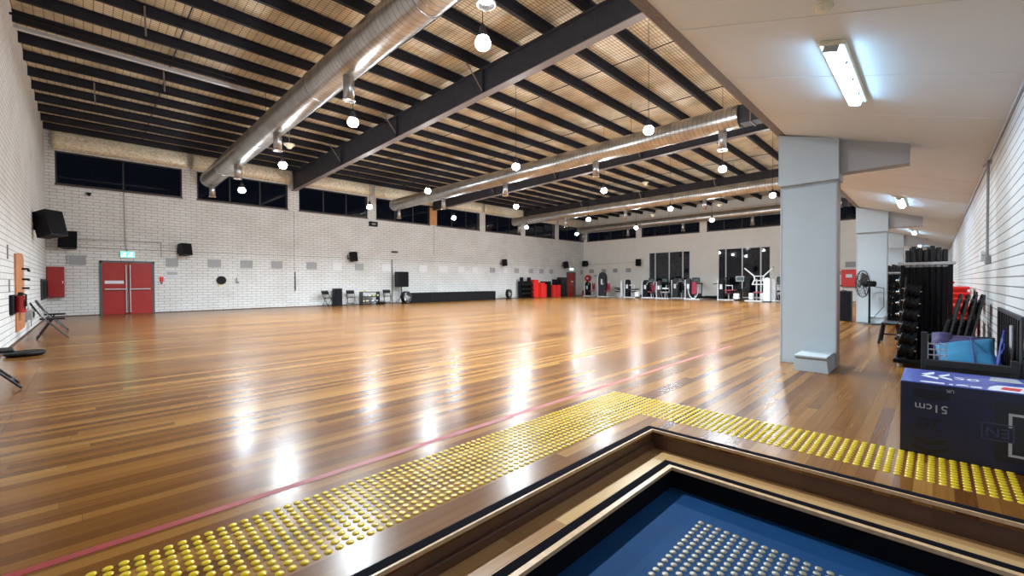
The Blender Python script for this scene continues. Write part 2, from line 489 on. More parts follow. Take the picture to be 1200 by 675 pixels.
# ---------------------------------------------------------------- walls
b = B()
b.box(XL, XE, YA, YA + .3, 0, ZS)                       # below the windows
b.box(XL, XE, YA, YA + .3, ZT, ZR)
b.box(XL, XL + .26, YA, YA + .3, ZS, ZT)
for k, x in enumerate(PX):
    if k == 3: continue
    b.box(x - .26, x + .26, YA, YA + .3, ZS, ZT)
struct(b.out('wall_back', 'brickX'))
tag(B().box(PX[3] - .27, PX[3] + .27, YA - .03, YA + .25, ZS, ZT - .1, .01).out('wall_post', 'orange_pier'), 'orange timber clad pier between the high windows at the second roof beam', 'post')
struct(B().box(XL - .3, XL, YR - .3, YA + .3, -.4, ZR).out('wall_left', 'brickY'))
b = B()
W1, W2 = (13.19, 16.59), (7.81, 11.21)
zb, zt2 = 0.05, 3.6
b.box(XE, XE + .3, YR - .3, W2[0], 0, ZS); b.box(XE, XE + .3, W2[1], W1[0], 0, ZS); b.box(XE, XE + .3, W1[1], YA + .3, 0, ZS)
for w in (W1, W2):
    b.box(XE, XE + .3, w[0], w[1], zt2, ZS)
b.box(XE, XE + .3, YR - .3, YA + .3, ZT, ZR)
EP = [(22.6, YA + .3), (17.2, 17.72), (11.98, 12.5), (6.7, 7.2), (1.4, 1.95), (YR - .3, .2)]
for a, c in EP: b.box(XE, XE + .3, a, c, ZS, ZT)
struct(b.out('wall_end', 'render_white'))
struct(B().box(XL - .3, XE + .3, YR - .3, YR, -.4, 3.6).out('wall_right', 'brickR'))
# bulkhead over the low ceiling
b = B(); b.box(XL, XE, 1.54, 1.655, 3.46, ZR)
struct(b.out('wall_bulkhead', 'render_white'))
# low sloping ceiling over the corridor
b = B(); b.prism([(YR, soff(YR)), (SY, soff(SY)), (SY, SZ + .1), (YR, SZ + .1)], 'X', XL, XE)
struct(b.out('ceiling_low', 'soffit'))
for x in (3.6, 4.82, 6.07, 9.7, 11.0, 12.2):
    b = B(); b.prism([(YR + .01, soff(YR + .01) - .003), (SY - .02, soff(SY - .02) - .003), (SY - .02, soff(SY - .02) + .002), (YR + .01, soff(YR + .01) + .002)], 'X', x - .004, x + .004)
    struct(b.out('trim_%d' % (int(x * 10)), 'soffit'))
b = B(); b.box(XL, XE, SY + .003, 1.665, SZ, SZ + .105)
tag(b.out('edge_beam', 'fascia'), 'long brown grey steel beam along the edge of the low ceiling', 'beam')
# roof deck
struct(B().box(XL - .3, XE + .3, 1.54, YA + .3, ZR, ZR + .05).out('ceiling', 'net'))
# bunched insulation along the window wall
b = B()
segs = [XL + .2] + [x for k in range(7) for x in (PX[k] - .1, PX[k] + .1)] + [XE - .3]
n = 160
for i0 in range(0, len(segs), 2):
    a, c = segs[i0], segs[i0 + 1]
    m_ = 24
    vs = []
    for i in range(m_ + 1):
        x = a + (c - a) * i / m_
        row = []
        for j in range(5):
            tt = j / 4
            row.append(b.bm.verts.new((x, YA - .04 - .10 * math.sin(PI * tt) - .03 * random.random(), ZT + .04 + tt * (ZR - ZT - .1) + (0.03 * random.random() if j == 0 else 0))))
        vs.append(row)
    for i in range(m_):
        for j in range(4):
            b.bm.faces.new([vs[i][j], vs[i + 1][j], vs[i + 1][j + 1], vs[i][j + 1]])
o = b.out('roof_insulation', 'foil', smooth=True)
md = o.modifiers.new('s', 'SOLIDIFY'); md.thickness = .03
tag(o, 'crumpled foil insulation strip with netting above the high windows', 'insulation')

# windows: high band on the long wall
def window(n, axis, a, c, z0, z1, npane, framemat, plane, dep=0.06, fw=0.05, sill=True, muls=None):
    w = bpy.data.objects.new('window_%d' % n, None); C.objects.link(w); struct(w)
    def bx(b, s0, s1, d0, d1, y0, y1, bev=0):
        if axis == 'X': b.box(s0, s1, plane + d0, plane + d1, y0, y1, bev)
        else: b.box(plane + d0, plane + d1, s0, s1, y0, y1, bev)
    b = B()
    bx(b, a, c, .02, .02 + dep, z0, z0 + fw); bx(b, a, c, .02, .02 + dep, z1 - fw, z1)
    bx(b, a, a + fw, .02, .02 + dep, z0, z1); bx(b, c - fw, c, .02, .02 + dep, z0, z1)
    edges = muls if muls else [a + (c - a) * k / npane for k in range(1, npane)]
    for e in edges: bx(b, e - fw / 2, e + fw / 2, .02, .02 + dep, z0, z1)
    struct(b.out('window_frame', framemat, w))
    allE = [a + fw] + list(edges) + [c - fw]
    for e0, e1 in zip(allE, allE[1:]):
        g = B(); bx(g, e0 + fw / 2 * (e0 != a + fw), e1 - fw / 2 * (e1 != c - fw), .045, .051, z0 + fw, z1 - fw)
        struct(g.out('pane', 'glass', w))
    if sill:
        g = B(); bx(g, a - .02, c + .02, -.04, .03, z0 - .05, z0)
        struct(g.out('window_sill', 'brownframe', w))
    return w
wn = 1
ed = [XL + .26] + [x for k in range(7) for x in (PX[k] - .26, PX[k] + .26)] + [XE - .02]
for i0 in range(0, len(ed), 2):
    window(wn, 'X', ed[i0], ed[i0 + 1], ZS, ZT, 3 if i0 else 2, 'blackframe', YA); wn += 1
gaps = [(EP[k + 1][1], EP[k][0]) for k in range(len(EP) - 1)]
for a, c in gaps:
    window(wn, 'Y', a, c, ZS, ZT, 4, 'blackframe', XE); wn += 1
window(wn, 'Y', W1[0], W1[1], zb, zt2, 4, 'white', XE, sill=False, fw=.07, muls=[13.78, 14.86, 16.02]); wn += 1
window(wn, 'Y', W2[0], W2[1], zb, zt2, 4, 'white', XE, sill=False, fw=.07, muls=[8.42, 9.58, 10.66]); wn += 1
# dark night outside: distant building mass seen faintly through the glass
b = B(); b.box(XL, XE, YA + 6, YA + 12, -1, 4.5)
tag(b.out('outside_building', 'darkgrey'), 'unlit dark building outside the high windows', 'building')

# ---------------------------------------------------------------- roof steel
for k, x in enumerate(RX):
    t = thing('roof_beam', 'dark steel roof beam spanning the hall, %s from the left wall' % ORD[k], 'beam', (x, 12.4, 0))
    def zbot(y): return 6.2 - max(0, (y - 4)) * 0.0175
    L = lambda o: loc(o, (x, 12.4, 0))
    b = B(); b.prism([(1.66, zbot(4)), (4, zbot(4)), (YA, zbot(YA)), (YA, 6.78), (1.66, 6.78)], 'X', x - .012, x + .012)
    L(b.out('web', 'steel', t))
    b = B(); b.prism([(1.66, zbot(4) - .02), (4, zbot(4) - .02), (YA, zbot(YA) - .02), (YA, zbot(YA)), (4, zbot(4)), (1.66, zbot(4))], 'X', x - .11, x + .11)
    L(b.out('bottom_flange', 'fascia', t))  # same paint as the web; light off the floor is put into this colour
    b = B(); b.box(x - .11, x + .11, 1.66, YA, 6.76, 6.78)
    L(b.out('top_flange', 'steel', t))
    for yy in (5.1 + 1.09 * 3, 5.1 + 1.09 * 7, 5.1 + 1.09 * 11):
        b = B(); b.box(x - .1, x + .1, yy - .006, yy + .006, zbot(yy), 6.76)
        L(b.out('stiffener_plate', 'steel', t))
        b = B(); b.tube([(x, yy + .1, zbot(yy) + .12), (x - .55, yy + .1, 6.82)], .018)
        L(b.out('knee_brace', 'fascia', t))
PY = [2.93 + 1.09 * k for k in range(19)]
for k, y in enumerate(reversed(PY)):
    b = B()
    b.box(XL, XE, y - .01, y + .01, 6.78, 6.985)
    b.box(XL, XE, y - .01, y + .075, 6.78, 6.79)
    b.box(XL, XE, y - .075, y + .01, 6.975, 6.985)
    b.box(XL, XE, y + .065, y + .075, 6.78, 6.80)
    tag(b.out('roof_purlin', 'purlin'), 'dark steel roof purlin under the foil ceiling, %s from the long window wall' % ORD[k], 'purlin', 'roof purlins')
for k, x in enumerate([1.6, 5.4, 9.9, 13.2, 18.3, 21.6, 26.8, 30.0]):
    b = B()
    for y0, y1 in zip(PY, PY[1:]):
        b.cyl((x, y0 + .02, 6.90), (x, y1 - .02, 6.93), .014, seg=6)
    tag(b.out('bridging_rod', 'purlin'), 'thin bridging rod crossing between the purlins, %s from the left wall' % ORD[k], 'rod', 'bridging rods between the purlins')
# service pipes and cable trays under the purlins on the left bay
tag(B().tube([(XL, 13.35, 6.72), (RX[0] - .1, 13.35, 6.70)], .025).out('ceiling_pipe', 'black'), 'black pipe running under the purlins from the left wall to the first beam', 'pipe')
tag(B().box(XL, 3.4, 14.0, 14.1, 6.71, 6.782).out('cable_tray', 'silver'), 'pale cable tray under the purlins in the left corner bay', 'cable tray')
for k, (x, y) in enumerate([(.2, 17.0), (.9, 11.6), (1.5, 14.6)]):
    b = B(); b.tube([(x, y, 6.95), (x + .02, y + .02, 6.35)], .016)
    tag(b.out('hanger_rod', 'fascia'), 'short hanger rod below the purlins in the left bay, %s from the left wall' % ORD[k], 'hanger', 'hanger rods in the left bay')

# ---------------------------------------------------------------- ducts
DX = [3.75, 12.5, 22.3, 30.3]
DR = [.335, .31, .29, .28]
DZ = 5.66
dn = ['largest spiral duct, nearest the left wall', 'second spiral duct from the left wall, in the middle bay', 'third spiral duct from the left wall', 'farthest spiral duct, in front of the end wall windows']
for k, x in enumerate(DX):
    r = DR[k]
    t = thing('ventilation_duct', 'galvanised round ' + dn[k], 'duct', (x, 12.4, DZ))
    b = B()
    b.cyl((0, 3.75 - 12.4, 0), (0, 21.9 - 12.4, 0), r, seg=48)
    b.out('duct_body', 'duct', t, smooth=True)
    for yy in (5.6, 9.9, 14.6, 19.2):
        B().cyl((0, yy - 12.43, 0), (0, yy - 12.37, 0), r + .012, seg=48).out('joint_band', 'galv', t, smooth=True)
    b = B(); b.cyl((0, 21.9 - 12.4, 0), (0, 22.0 - 12.4, 0), r + .01, seg=48)
    b.out('end_cap', 'galv', t, smooth=True)
    b = B(); b.box(-r * .55, r * .85, 1.67 - 12.4, 3.74 - 12.4, -r * .8, r * .8, .01)
    b.out('plenum_box', 'steel', t)
    for q in range(8):
        yq = 1.9 + .22 * q - 12.4
        B().box(-r * .55 - .02, r * .85 + .02, yq, yq + .03, -r * .8 - .02, r * .8 + .02).out('stiffening_rib', 'fascia', t)
    for j, yy in enumerate((4.2, 8.35, 12.85, 17.25, 21.5)):
        zl = 4.86 - DZ
        n_ = B().cyl((0, yy - 12.4, zl), (0, yy - 12.4, -r * .6), .105, seg=24, caps=False).out('outlet_spigot', 'galv', t, smooth=True)
        md = n_.modifiers.new('s', 'SOLIDIFY'); md.thickness = .006
        bb = B(); bb.ring((0, yy - 12.4, zl), 'Z', .115, .016, 24, 6)
        bb.cyl((0, yy - 12.4, zl + .10), (0, yy - 12.4, zl + .03), .03, .085, seg=16)
        bb.out('nozzle_rim', 'chrome', n_, smooth=True)
    for yy in (7.0, 13.9, 20.0):
        B().tube([(0, yy - 12.4, r), (0, yy - 12.4, 7.0 - DZ)], .006, 6).out('hanging_wire', 'black', t)

# ---------------------------------------------------------------- high bay lamps
LX = [3.95, 8.8, 13.4, 18.9, 24.0]
LY = [4.5, 8.6, 13.1, 17.6]
rd = ['in the row nearest the low ceiling', 'in the second row out from the low ceiling', 'in the third row out from the low ceiling', 'in the row nearest the long window wall']
def lamp(loc_, label, top=2.38):
    t = thing('high_bay_lamp', label, 'lamp', loc_, 0, 'high bay lamps hanging in the hall')
    B().tube([(0, 0, .14), (0, 0, top)], .006, 6).out('cord', 'black', t)
    b = B(); b.cyl((0, 0, .025), (0, 0, .08), .085, .07, 28); b.cyl((0, 0, .08), (0, 0, .17), .06, .045, 20)
    b.ring((0, 0, .2), 'Y', .028, .006, 16, 6)
    b.out('housing', 'darkgrey', t, smooth=True)
    B().ball((0, 0, -.055), .11, 1, 1, .85, 24).out('diffuser', 'lamp', t, smooth=True)
    li = bpy.data.lights.new('lamp_light', 'AREA'); li.shape = 'DISK'; li.size = .17; li.energy = 160; li.color = (.82, .93, 1.0)
    li.spread = R(150)
    lo = bpy.data.objects.new('lamp_light', li); C.objects.link(lo); lo.parent = t; lo.location = (0, 0, -.155)
    return t
first = second = None
for j, y in enumerate(LY):
    for i, x in enumerate(LX):
        lb = 'lit high bay lamp, %s row from the low ceiling, %s from the left wall' % (ORD[j], ORD[i])
        if i == 0:
            if first is None: first = lamp((x, y, 4.6), lb, .78)
            else: dup(first, (x, y, 4.6), 0, lb)
        else:
            if second is None: second = lamp((x, y, 4.6), lb)
            else: dup(second, (x, y, 4.6), 0, lb)

# ---------------------------------------------------------------- tube lights on the low ceiling
sl = math.atan(0.30)
def tubelight(x0, label):
    yc = .56
    t = thing('fluorescent_light', label, 'light', (x0, yc, soff(yc)), 0, 'tube lights along the low ceiling')
    t.rotation_euler = (sl, 0, 0)
    B().box(0, 1.46, -.085, .085, -.035, -.001, .008).out('backing_tray', 'cream', t)
    B().box(.03, 1.43, -.048, .048, -.085, -.036, .02).out('diffuser', 'tube', t)
    for e in (0.01, 1.43): B().box(e, e + .02, -.05, .05, -.08, -.036, .006).out('end_cap', 'ventgrey', t)
    for e in (.35, .75, 1.15): B().box(e, e + .02, -.06, -.046, -.055, -.03, .003).out('clip', 'black', t)
    return t
t1 = tubelight(4.02, 'lit tube light on the low sloping ceiling, nearest the camera')
for k, x in enumerate([12.45, 20.9, 29.0]):
    o = dup(t1, (x, .56, soff(.56)), None, 'lit tube light on the low ceiling, %s from the camera' % ORD[k + 1])
t = thing('smoke_detector', 'small cream smoke detector on the low ceiling near the top edge', 'smoke detector', (3.45, .53, soff(.53)))
t.rotation_euler = (sl, 0, 0)
B().cyl((0, 0, -.02), (0, 0, 0), .055, seg=24).out('base', 'cream', t, smooth=True)
B().cyl((0, 0, -.05), (0, 0, -.02), .03, .045, 24).out('sensor_head', 'cream', t, smooth=True)

# cream ceiling sensors
for k, (x, y, z) in enumerate([(26.0, 8.9, 5.55), (26.4, 13.2, 5.5), (19.6, 10.2, 6.0), (4.6, 14.6, 5.5)]):
    t = thing('ceiling_sensor', 'cream ceiling sensor cup %s' % ['close to the farthest duct, right of its middle', 'close to the farthest duct, toward the window wall', 'beside the third duct', 'beside the nearest duct'][k], 'sensor', (x, y, z), 0, 'cream ceiling sensors')
    B().cyl((0, 0, 0), (0, 0, .1), .06, .13, 16).out('cup', 'cream', t, smooth=True)
    B().cyl((0, 0, .1), (0, 0, .14), .16, .16, 16).out('flange', 'cream', t, smooth=True)
    B().tube([(0, 0, .14), (0, 0, 7.0 - z)], .012, 6).out('stem', 'fascia', t)

# ---------------------------------------------------------------- columns
cl = ['large grey painted column nearest the camera with a wide head', 'second grey column along the corridor, behind the pedestal fan', 'third grey column along the corridor, behind the barbell racks']
for k, x in enumerate([7.32, 15.96, 24.4]):
    t = thing('column', cl[k], 'column', (x, 1.3, 0))
    w0, w1 = YC0 - 1.3, YC1 - 1.3
    B().box(0, .26, w0 + .012, w1, 0, 2.62, .004).out('shaft', 'colpaint', t)
    B().box(-.004, .264, w0, w0 + .014, 0, 2.62).out('edge_trim', 'colpaint_d', t)
    B().box(-.004, .0, w1 - .02, w1 - .012, 0, 2.6).out('edge_joint', 'colpaint_d', t)
    def sf(y): return soff(y + 1.3)
    b = B(); b.prism([(w0 - .02, 2.60), (w1 + .01, 2.60), (w1 + .01, SZ), (w1 , SZ), (w0 - .02, sf(w0 - .02))], 'X', -.07, .33)
    b.out('head', 'colpaint', t)
    b = B(); b.prism([(w0 - .02, 2.69), (w0 - .02, sf(w0 - .02)), (.24 - 1.3, sf(.24 - 1.3)), (.24 - 1.3, 2.69)], 'X', .02, .24)
    br = b.out('bracket', 'bracketgrey', t)
    b = B()
    b.prism([(1.36 - 1.3, 0), (1.34 - 1.3, .18), (.99 - 1.3, .18), (.97 - 1.3, 0)], 'X', -.56, 0)
    fb = b.out('foot_box', 'colpaint', t)
    B().box(-.58, 0, .985 - 1.3, 1.345 - 1.3, .185, .21, .004).out('lid', 'colpaint', fb)

# ---------------------------------------------------------------- doors
def text_mesh(txt, size, mat, name, parent, M4, extr=0.0008):
    cu = bpy.data.curves.new(name, 'FONT'); cu.body = txt; cu.size = size; cu.extrude = extr
    cu.align_x = 'CENTER'; cu.align_y = 'CENTER'
    tmp = bpy.data.objects.new('tmp', cu)
    me = bpy.data.meshes.new_from_object(tmp)
    bpy.data.objects.remove(tmp)
    me.name = name; me.transform(M4); me.materials.clear(); me.materials.append(M[mat])
    o = bpy.data.objects.new(name, me); C.objects.link(o)
    if parent: o.parent = parent
    return o
# double door on the long wall, X 0.34..1.97
w = bpy.data.objects.new('door_1', None); C.objects.link(w); w.location = (1.155, YA, 0); struct(w)
b = B(); b.box(-.815, -.745, -.05, .0, 0, 2.12); b.box(.745, .815, -.05, .0, 0, 2.12); b.box(-.815, .815, -.05, .0, 2.05, 2.12)
struct(b.out('door_frame', 'frame', w))
for s in (-1, 1):
    x0, x1 = (-.745, -.01) if s < 0 else (.01, .745)
    lf = struct(B().box(x0, x1, -.035, 0, 0.005, 2.05, .003).out('door_leaf', 'red', w))
    e = -.06 if s < 0 else .06
    struct(B().tube([(e, -.09, .08), (e, -.09, 1.98)], .016).out('vertical_rod', 'silver', lf))
    struct(B().tube([(s * .68, -.11, 1.0), (s * .06, -.11, 1.0)], .026).out('push_bar', 'silver', lf))
    struct(B().box(e - .03, e + .03, -.12, -.03, .95, 1.05, .008).out('latch_case', 'chrome', lf))
    struct(B().box(e - .025, e + .025, -.11, -.03, .06, .13, .006).out('bottom_catch', 'chrome', lf))
    if s < 0:
        sg = struct(B().box(-.68, -.13, -.04, -.034, 1.22, 1.34).out('door_sign', 'print_white', lf))
# far red door
w = bpy.data.objects.new('door_2', None); C.objects.link(w); w.location = (30.45, YA, 0); struct(w)
b = B(); b.box(-.62, -.56, -.05, 0, 0, 2.1); b.box(.42, .66, -.05, 0, 0, 2.1); b.box(-.62, .66, -.05, 0, 2.0, 2.1)
struct(b.out('door_frame', 'frame', w))
lf = struct(B().box(-.56, .42, -.035, 0, .005, 2.0, .003).out('door_leaf', 'red', w))
struct(B().box(-.02, .34, -.04, -.034, 1.2, 1.3).out('door_sign', 'print_white', lf))
struct(B().tube([(-.45, -.09, 1.0), (.3, -.09, 1.0)], .015).out('push_bar', 'chrome', lf))

# exit signs
t = thing('exit_sign', 'glowing green exit sign above the red double doors', 'exit sign', (1.145, YA - .03, 2.38))
B().box(-.22, .22, -.03, .03, -.12, .13, .01).out('sign_box', 'white', t)
B().box(-.20, .20, -.036, -.03, -.10, .11).out('sign_face', 'exit_green', t)
b = B()
for s in (-.1, .1):
    b.ball((s + .02, -.038, .065), .018, 1, .3, 1, 10)
    b.tube([(s + .01, -.039, .04), (s - .01, -.039, -.01)], .016, 6)
    b.tube([(s - .01, -.039, -.01), (s + .035, -.039, -.03), (s + .03, -.039, -.075)], .011, 6)
    b.tube([(s - .01, -.039, -.01), (s - .03, -.039, -.05), (s - .07, -.039, -.05)], .011, 6)
    b.tube([(s - .045, -.039, .03), (s, -.039, .035), (s + .05, -.039, .015)], .009, 6)
b.out('running_figure', 'exit_white', t)
t = thing('exit_sign', 'small pale lit exit sign above the far single red door', 'exit sign', (30.5, YA - .03, 2.36))
B().box(-.28, .28, -.03, .03, -.12, .12, .01).out('sign_box', 'white', t)
B().box(-.25, .25, -.036, -.03, -.09, .09).out('sign_face', 'exit_pale', t)

# ---------------------------------------------------------------- wall vents and panels
def vent(name, label, x, w_, z0, z1, mat, axis='X', grp=None):
    if axis == 'X': t = thing(name, label, 'vent' if mat == 'ventgrey' else 'wall panel', (x, YA, z0), 0, grp)
    else: t = thing(name, label, 'vent', (XE, x, z0), PI / 2 * -1, grp)
    h = z1 - z0
    b = B()
    b.box(-w_ / 2, w_ / 2, -.02, 0, 0, .025); b.box(-w_ / 2, w_ / 2, -.02, 0, h - .025, h)
    b.box(-w_ / 2, -w_ / 2 + .025, -.02, 0, .025, h - .025); b.box(w_ / 2 - .025, w_ / 2, -.02, 0, .025, h - .025)
    b.out('surround', 'white' if mat != 'ventgrey' else 'ventgrey', t)
    if mat == 'ventgrey':
        b = B()
        nn = 9
        for k in range(nn):
            zz = .03 + (h - .06) * (k + .5) / nn
            b.box(-w_ / 2 + .02, w_ / 2 - .02, -.016, -.002, zz - .010, zz + .010)
        b.box(-w_ / 2 + .02, w_ / 2 - .02, -.003, -.0005, .02, h - .02)
        b.out('louvre', mat, t)
    else:
        B().box(-w_ / 2 + .02, w_ / 2 - .02, -.014, -.001, .02, h - .02).out('panel_face', mat, t)
    return t
vents = [(-.25, .45), (2.55, .42), (4.05, .5), (5.31, .5), (6.61, .5), (8.26, .5), (10.84, .5), (21.0, .5), (23.54, .5), (25.18, .5), (26.47, .5), (27.73, .5), (32.05, .42)]
vd = ['left of the double doors', 'just right of the double doors, above the notice', 'first in the row right of the double doors', 'second in the row right of the double doors', 'third in the row right of the double doors', 'fourth in the row right of the double doors', 'right of the wall speaker over the folding chairs', 'left of the speaker past the long black platform', 'right of the speaker past the long black platform', 'above the red foam stack', 'above the black box between red stacks', 'left of the far door speaker', 'right of the far red door']
for (x, w_), d in zip(vents, vd):
    vent('wall_vent', 'grey louvred wall vent ' + d, x, w_, 1.93, 2.30, 'ventgrey', 'X', 'vents along the long wall')
for k, (x, w_) in enumerate([(9.59, .55), (12.5, .6), (15.06, .62), (16.58, .8), (18.08, .6), (19.33, .55), (22.3, .45)]):
    vent('blank_panel', 'white blank panel in the row of vents on the long wall, %s from the left' % ORD[k], x, w_, 1.89, 2.33, 'white', 'X', 'white panels along the long wall')
for k, (y, w_) in enumerate([(22.13, .5), (20.84, .45), (19.68, .42), (18.4, .48), (3.6, .5)]):
    vent('wall_vent', 'grey wall vent on the far end wall, %s from the corner' % ORD[k], y, w_, 2.03, 2.36, 'ventgrey', 'Y', 'vents on the end wall')

# ---------------------------------------------------------------- conduits on the long wall
def pipe(name, label, pts, r, mat='conduit', cat='conduit'):
    return tag(B().tube(pts, r, 6).out(name, mat), label, cat)
pipe('wall_conduit', 'upper thin conduit running right from the corner to above the double doors', [(-.4, YA - .02, 2.9), (2.2, YA - .02, 2.92), (2.2, YA - .02, 2.3)], .012)
pipe('wall_conduit', 'long thin conduit along the long wall above the row of vents', [(-.4, YA - .015, 2.6), (28.8, YA - .015, 2.59)], .012)
pipe('wall_conduit', 'vertical thin conduit down to the exit sign over double doors', [(1.07, YA - .035, 4.86), (1.09, YA - .035, 2.75), (1.14, YA - .035, 2.5)], .010)
pipe('wall_conduit', 'grey vertical conduit beside the speaker on its stand', [(12.86, YA - .04, 2.58), (12.86, YA - .04, .1)], .035)
pipe('wall_conduit', 'vertical joint line below the first beam on the long wall', [(7.42, YA - .006, 4.85), (7.42, YA - .006, 1.85)], .008)
pipe('wall_conduit', 'short vertical conduit beside the left corner vent', [(-.53, YA - .02, 2.3), (-.53, YA - .02, 1.96)], .012)
pipe('wall_conduit', 'vertical thin conduit below the second beam on the long wall', [(15.87, YA - .008, 4.85), (15.87, YA - .008, 3.0)], .010)
pipe('wall_bar', 'dark vertical metal bar on the long wall below the first beam', [(7.44, YA - .04, 1.79), (7.44, YA - .04, .82)], .022, 'black', 'bar')
pipe('wall_conduit', 'thin conduit along the end wall above the vents', [(XE - .015, 22.4, 2.78), (XE - .015, 17.7, 2.85)], .012)
# notices, call point, dome, phone
t = thing('wall_notice', 'white paper notice under the vent right of the double doors', 'notice', (2.55, YA, 1.6))
B().box(-.21, .21, -.008, 0, -.15, .15).out('sheet', 'paper', t)
B().box(-.17, .17, -.010, -.008, .0, .1).out('picture_block', 'ventgrey', t)
t = thing('fire_call_point', 'small red fire call point right of the double doors', 'call point', (2.2, YA, 1.38))
B().box(-.06, .06, -.05, 0, -.08, .12, .01).out('box', 'redbright', t)
B().box(-.025, .025, -.04, 0, -.17, -.11, .005).out('lower_button', 'black', t)
t = thing('wall_clock_speaker', 'round black wall speaker dome with a beige base on the long wall', 'speaker', (4.3, YA, 1.36))
b = B(); b.cyl((0, -.10, 0), (0, -.02, 0), .16, .19, 28); b.out('dome', 'black', t, smooth=True)
B().ring((0, -.08, 0), 'Y', .165, .02).out('rim', 'darkgrey', t, smooth=True)
B().cyl((0, -.03, -.2), (0, 0, -.2), .12, seg=20).out('backing', 'cream', t)
t = thing('wall_phone', 'small silver intercom handset on the long wall', 'phone', (4.94, YA, 1.35))
B().box(-.07, .07, -.05, 0, -.12, .05, .02).out('body', 'silver', t)
B().tube([(-.05, -.08, .13), (-.05, -.08, -.02), (.03, -.07, -.10)], .02).out('handset', 'conduit', t)
t = thing('security_camera', 'small black camera below the first high window', 'camera', (.08, YA, 4.68))
B().box(-.07, .07, -.06, 0, -.02, .03, .01).out('mount', 'black', t)
B().ball((0, -.08, -.06), .055).out('lens_ball', 'blackgloss', t, smooth=True)
t = thing('wall_horn', 'small black horn sounder high on the long wall above the stand speaker', 'sounder', (13.0, YA, 3.06))
B().box(-.18, .18, -.2, -.02, -.035, .035, .01).out('body', 'black', t)
B().box(-.03, .03, -.04, 0, -.05, .05).out('bracket', 'conduit', t)
t = thing('scoreboard', 'small black display box under the third high window pier', 'display', (11.68, YA, 4.6))
B().box(-.25, .25, -.12, 0, -.14, .14, .01).out('case', 'black', t)
B().box(-.12, .12, -.125, -.12, -.05, .04).out('face', 'conduit', t)

# ---------------------------------------------------------------- wall speakers
def speaker(label, loc_, rz, w_=.42, h=.55, d=.34, tilt=-.25, grp='loudspeakers hung on the walls'):
    """front faces local -Y; wall is at +Y"""
    t = thing('wall_speaker', label, 'speaker', loc_, rz, grp)
    m = Matrix.Translation((0, -d / 2 - .16, 0)) @ Matrix.Rotation(-tilt, 4, 'X')
    b = B()
    poly = [(-w_ / 2, -d / 2), (w_ / 2, -d / 2), (w_ * .33, d / 2), (-w_ * .33, d / 2)]
    b.prism(poly, 'Z', -h / 2, h / 2)
    bmesh.ops.transform(b.bm, matrix=m, verts=b.bm.verts)
    b.out('cabinet', 'black', t)
    b = B(); b.box(-w_ / 2 + .02, w_ / 2 - .02, -d / 2 - .012, -d / 2, -h / 2 + .02, h / 2 - .02, .004, m)
    b.out('grille', 'grille', t)
    b = B(); b.tube([(0, 0, -.05), (0, -.16, -.12), (0, -.3, -h / 2 - .02)], .02, 8); b.box(-.06, .06, -.012, 0, -.16, .1)
    b.out('bracket', 'black', t)
    return t
speaker('large tilted black speaker on the left wall, highest of the wall speakers', (XL, 18.0, 2.90), PI / 2 - .7, .50, .72, .46, .22)
speaker('black speaker in the left corner on the long wall, behind the large one', (-.42, YA, 2.83), -.15, .5, .62, .36, .15)
speaker('black speaker on the long wall just right of the double doors', (2.78, YA, 2.66), .5, .42, .5, .34, .15)
speaker('black speaker on the long wall over the folding chairs', (10.2, YA, 2.66), .55, .31, .52, .34, .08)
speaker('black speaker on the long wall past the long black platform', (21.8, YA, 2.68), .55, .31, .5, .34, .08)
speaker('black speaker left of the far red door', (29.2, YA, 2.7), .35, .5, .56, .36, .15)
speaker('black speaker at the far corner on the end wall', (XE, 22.5, 2.88), -PI / 2 - .3, .5, .5, .34, .15)
speaker('black speaker on the end wall left of the tall windows', (XE, 17.3, 2.8), -PI / 2, .4, .56, .3, .05)

# ---------------------------------------------------------------- left wall items
t = thing('hose_cabinet', 'red fire hose cabinet in the left corner on the long wall', 'fire cabinet', (-.8, YA, .73))
B().box(-.25, .2, -.22, 0, 0, 1.12, .01).out('cabinet_body', 'red', t)
B().box(-.24, .19, -.235, -.22, .02, 1.10, .005).out('door', 'red', t)
B().box(.14, .17, -.25, -.235, .5, .6, .004).out('handle', 'chrome', t)
t = thing('timber_board', 'tall orange timber board fixed on the left wall behind the extinguisher', 'board', (XL, 14.1, 0))
b = B(); b.prism([(-.75, .22), (.75, .22), (.75, 1.80), (.4, 1.90), (-.75, 1.84)], 'X', 0, .03)
b.out('board', 'wood_orange', t)
for k, z in enumerate((1.55, 1.32, 1.12)):
    h_ = B().tube([(.03, .3, z), (.12, .3, z), (.14, .3, z - .06 + .03 * k)], .022, 8).out('coat_hook', 'black', t, smooth=True)
t = thing('first_aid_unit', 'dark red and silver extinguisher unit beside the orange board', 'extinguisher', (XL, 12.9, .62))
B().box(.0, .05, -.45, .2, 0, .38, .01).out('backing', 'blackmat', t)
B().cyl((.12, -.1, .03), (.12, -.1, .36), .08, seg=20).out('cylinder', 'red', t, smooth=True)
B().cyl((.12, -.1, .36), (.12, -.1, .43), .045, .03, seg=16).out('valve', 'black', t, smooth=True)
B().box(.19, .205, -.17, -.03, .1, .28, .003).out('tag_plate', 'print_white', t)
B().tube([(.12, -.1, .42), (.2, -.18, .38), (.2, -.2, .15)], .012, 8).out('hose', 'black', t)
t = thing('power_box', 'grey power box low on the left wall', 'box', (XL, 15.5, .36))
B().box(0, .12, -.35, .35, 0, .22, .01).out('case', 'conduit', t)
B().box(.12, .14, -.1, .1, .05, .18, .004).out('socket', 'darkgrey', t)
